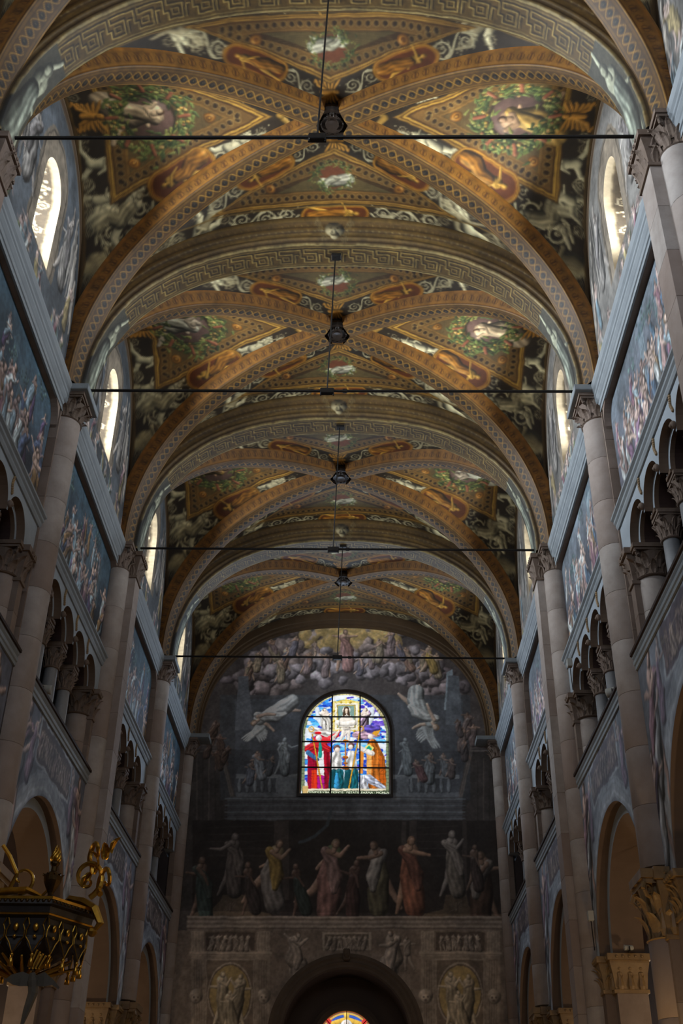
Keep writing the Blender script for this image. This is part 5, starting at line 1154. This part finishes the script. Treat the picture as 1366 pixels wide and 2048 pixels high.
for q in range(18):
    a = q * 2 * math.pi / 18; m = MB(); r0, r1 = .1, .5 + .1 * (q % 2); m.tube([(r0 * math.cos(a), r0 * math.sin(a), -.66), (r1 * math.cos(a), r1 * math.sin(a), -.50)], [.03, .012], 5); put(m.mesh('gilded_ray', M_GOLD), 'gilded_ray', pc)
dv = px_on_y(66, 1962, cy - .55); M_DOVE = stone_mat('dove_paint', '544e44', '665f53', '4a443b', 8); d = (dv[0] - cx, dv[1] - cy, dv[2] - cz)
m = MB(); m.tube([(-.02, 0, .08), (0, 0, 0), (.02, 0, -.12), (-.02, 0, -.3), (-.06, 0, -.5)], [.03, .06, .055, .04, .01], 8)
for sg in (-1, 1):
    m.grid(np.array([[(sg * .03, 0, .06), (sg * .03, 0, -.05)], [(sg * .12, -.03, .09), (sg * .13, -.03, -.06)], [(sg * .24, -.02, .06 - .06 * (sg > 0)), (sg * .22, -.02, -.04)], [(sg * .3, 0, .02 - .08 * (sg > 0)), (sg * .29, 0, 0 - .08 * (sg > 0))]]))
put(m.mesh('dove', M_DOVE), 'dove', pc, d)
for q in range(6):
    m = MB(); m.tube([(d[0] - .06 + .035 * q, d[1] - .02, d[2] + .12), (d[0] + .0 + .035 * q, d[1] - .02, d[2] + .32 - .02 * q)], .012, 5); put(m.mesh('gilded_ray', M_GOLD), 'gilded_ray', pc)
m = MB(); m.tube([(d[0], d[1], d[2] + .1), (d[0] * .5, d[1] * .5, -.6)], .008, 5); put(m.mesh('hanging_wire', M_IRON), 'hanging_wire', pc)
m = MB(); m.tube([(-5.0 - cx, 0, -.1), (-.5, 0, -.1)], .05, 8); put(m.mesh('wall_bracket', M_IRON), 'wall_bracket', pc)
# =============================================================== spotlights, boxes, hanging lamp
def spotlight(p, aim, label, sc=1.):
    t = thing('spotlight', label, 'spotlight', tuple(p), aim, 'spotlights'); m = MB(); V = MB(); V.lathe([(.05, -.14), (.075, -.1), (.08, .1), (.085, .14), (.07, .14), (.065, .08)], n=12)
    Q = np.concatenate(V.v); Q = Q[:, [2, 0, 1]]; m.add(Q * sc + (0, 0, .12 * sc), V.f); put(m.mesh('housing', M_WHITE, True), 'housing', t)
    m = MB(); m.box(-.02 * sc, .02 * sc, -.1 * sc, .1 * sc, 0, .02); m.tube([(0, -.1 * sc, 0), (0, -.1 * sc, .14 * sc)], .012, 5); m.tube([(0, .1 * sc, 0), (0, .1 * sc, .14 * sc)], .012, 5); put(m.mesh('bracket', M_IRON), 'bracket', t)
spotlight((AW + .02, px_on_x(1228, 1392, AW)[1], 9.45), math.pi * .8, 'small grey spotlight on the gallery parapet of the right wall')
spotlight((-AW - .02, px_on_x(88, 1385, -AW)[1], 9.45), .2, 'small grey spotlight on the gallery parapet of the left wall')
q = np.array([AW + .45, YK[3] - 1.25, 5.9]); spotlight(q, math.pi, 'small spotlight on the figured capital below the lower right arch', .6)
def box_on(px, py, X, label):
    p = px_on_x(px, py, X); t = thing('junction_box', label, 'junction box', tuple(p), 0, 'wall boxes'); m = MB(); m.box(-.05, .05, -.06, .06, -.09, .09, .01); put(m.mesh('case', M_WHITE), 'case', t); m = MB(); m.tube([(0, 0, -.09), (.01, 0, -.6)], .01, 5); put(m.mesh('cable', M_IRON), 'cable', t)
box_on(1181, 1832, 4.83, 'pale junction box on the third right pier near its lower arch'); box_on(1139, 1326, 4.9, 'grey junction box high on the third right pier beside the gallery')
q = px_on_x(1316, 1950, AW + .7); t = thing('hanging_lamp', 'small gilded hanging lamp glinting behind the lower right pier', 'lamp', tuple(q)); m = MB(); m.lathe([(.01, -.3), (.05, -.26), (.08, -.15), (.05, -.05), (.07, 0), (.02, .04)], n=12); put(m.mesh('bowl', M_GOLD, True), 'bowl', t)
for e in range(3):
    m = MB(); a = e * 2.1; m.tube([(.06 * math.cos(a), .06 * math.sin(a), 0), (.01, 0, .5)], .006, 5); put(m.mesh('chain', M_GOLD), 'chain', t)
m = MB(); m.tube([(.01, 0, .5), (.01, 0, 3.4)], .006, 5); put(m.mesh('chain', M_IRON), 'chain', t)
# lamps of the aisles: warm, low
def lamp(loc, p, colr, r=.15):
    l = bpy.data.lights.new('aisle_lamp', 'POINT'); l.energy = p; l.color = colr; l.shadow_soft_size = r; o = bpy.data.objects.new('aisle_lamp', l); col.objects.link(o); o.location = loc
for s in (-1, 1):
    for y in YC[1:]: lamp((s * 7.2, y, 4.2), AISLE, (1, .74, .48))
lamp((4.25, 15.3, 2.0), PIERLAMP, (1, .66, .28), .1)
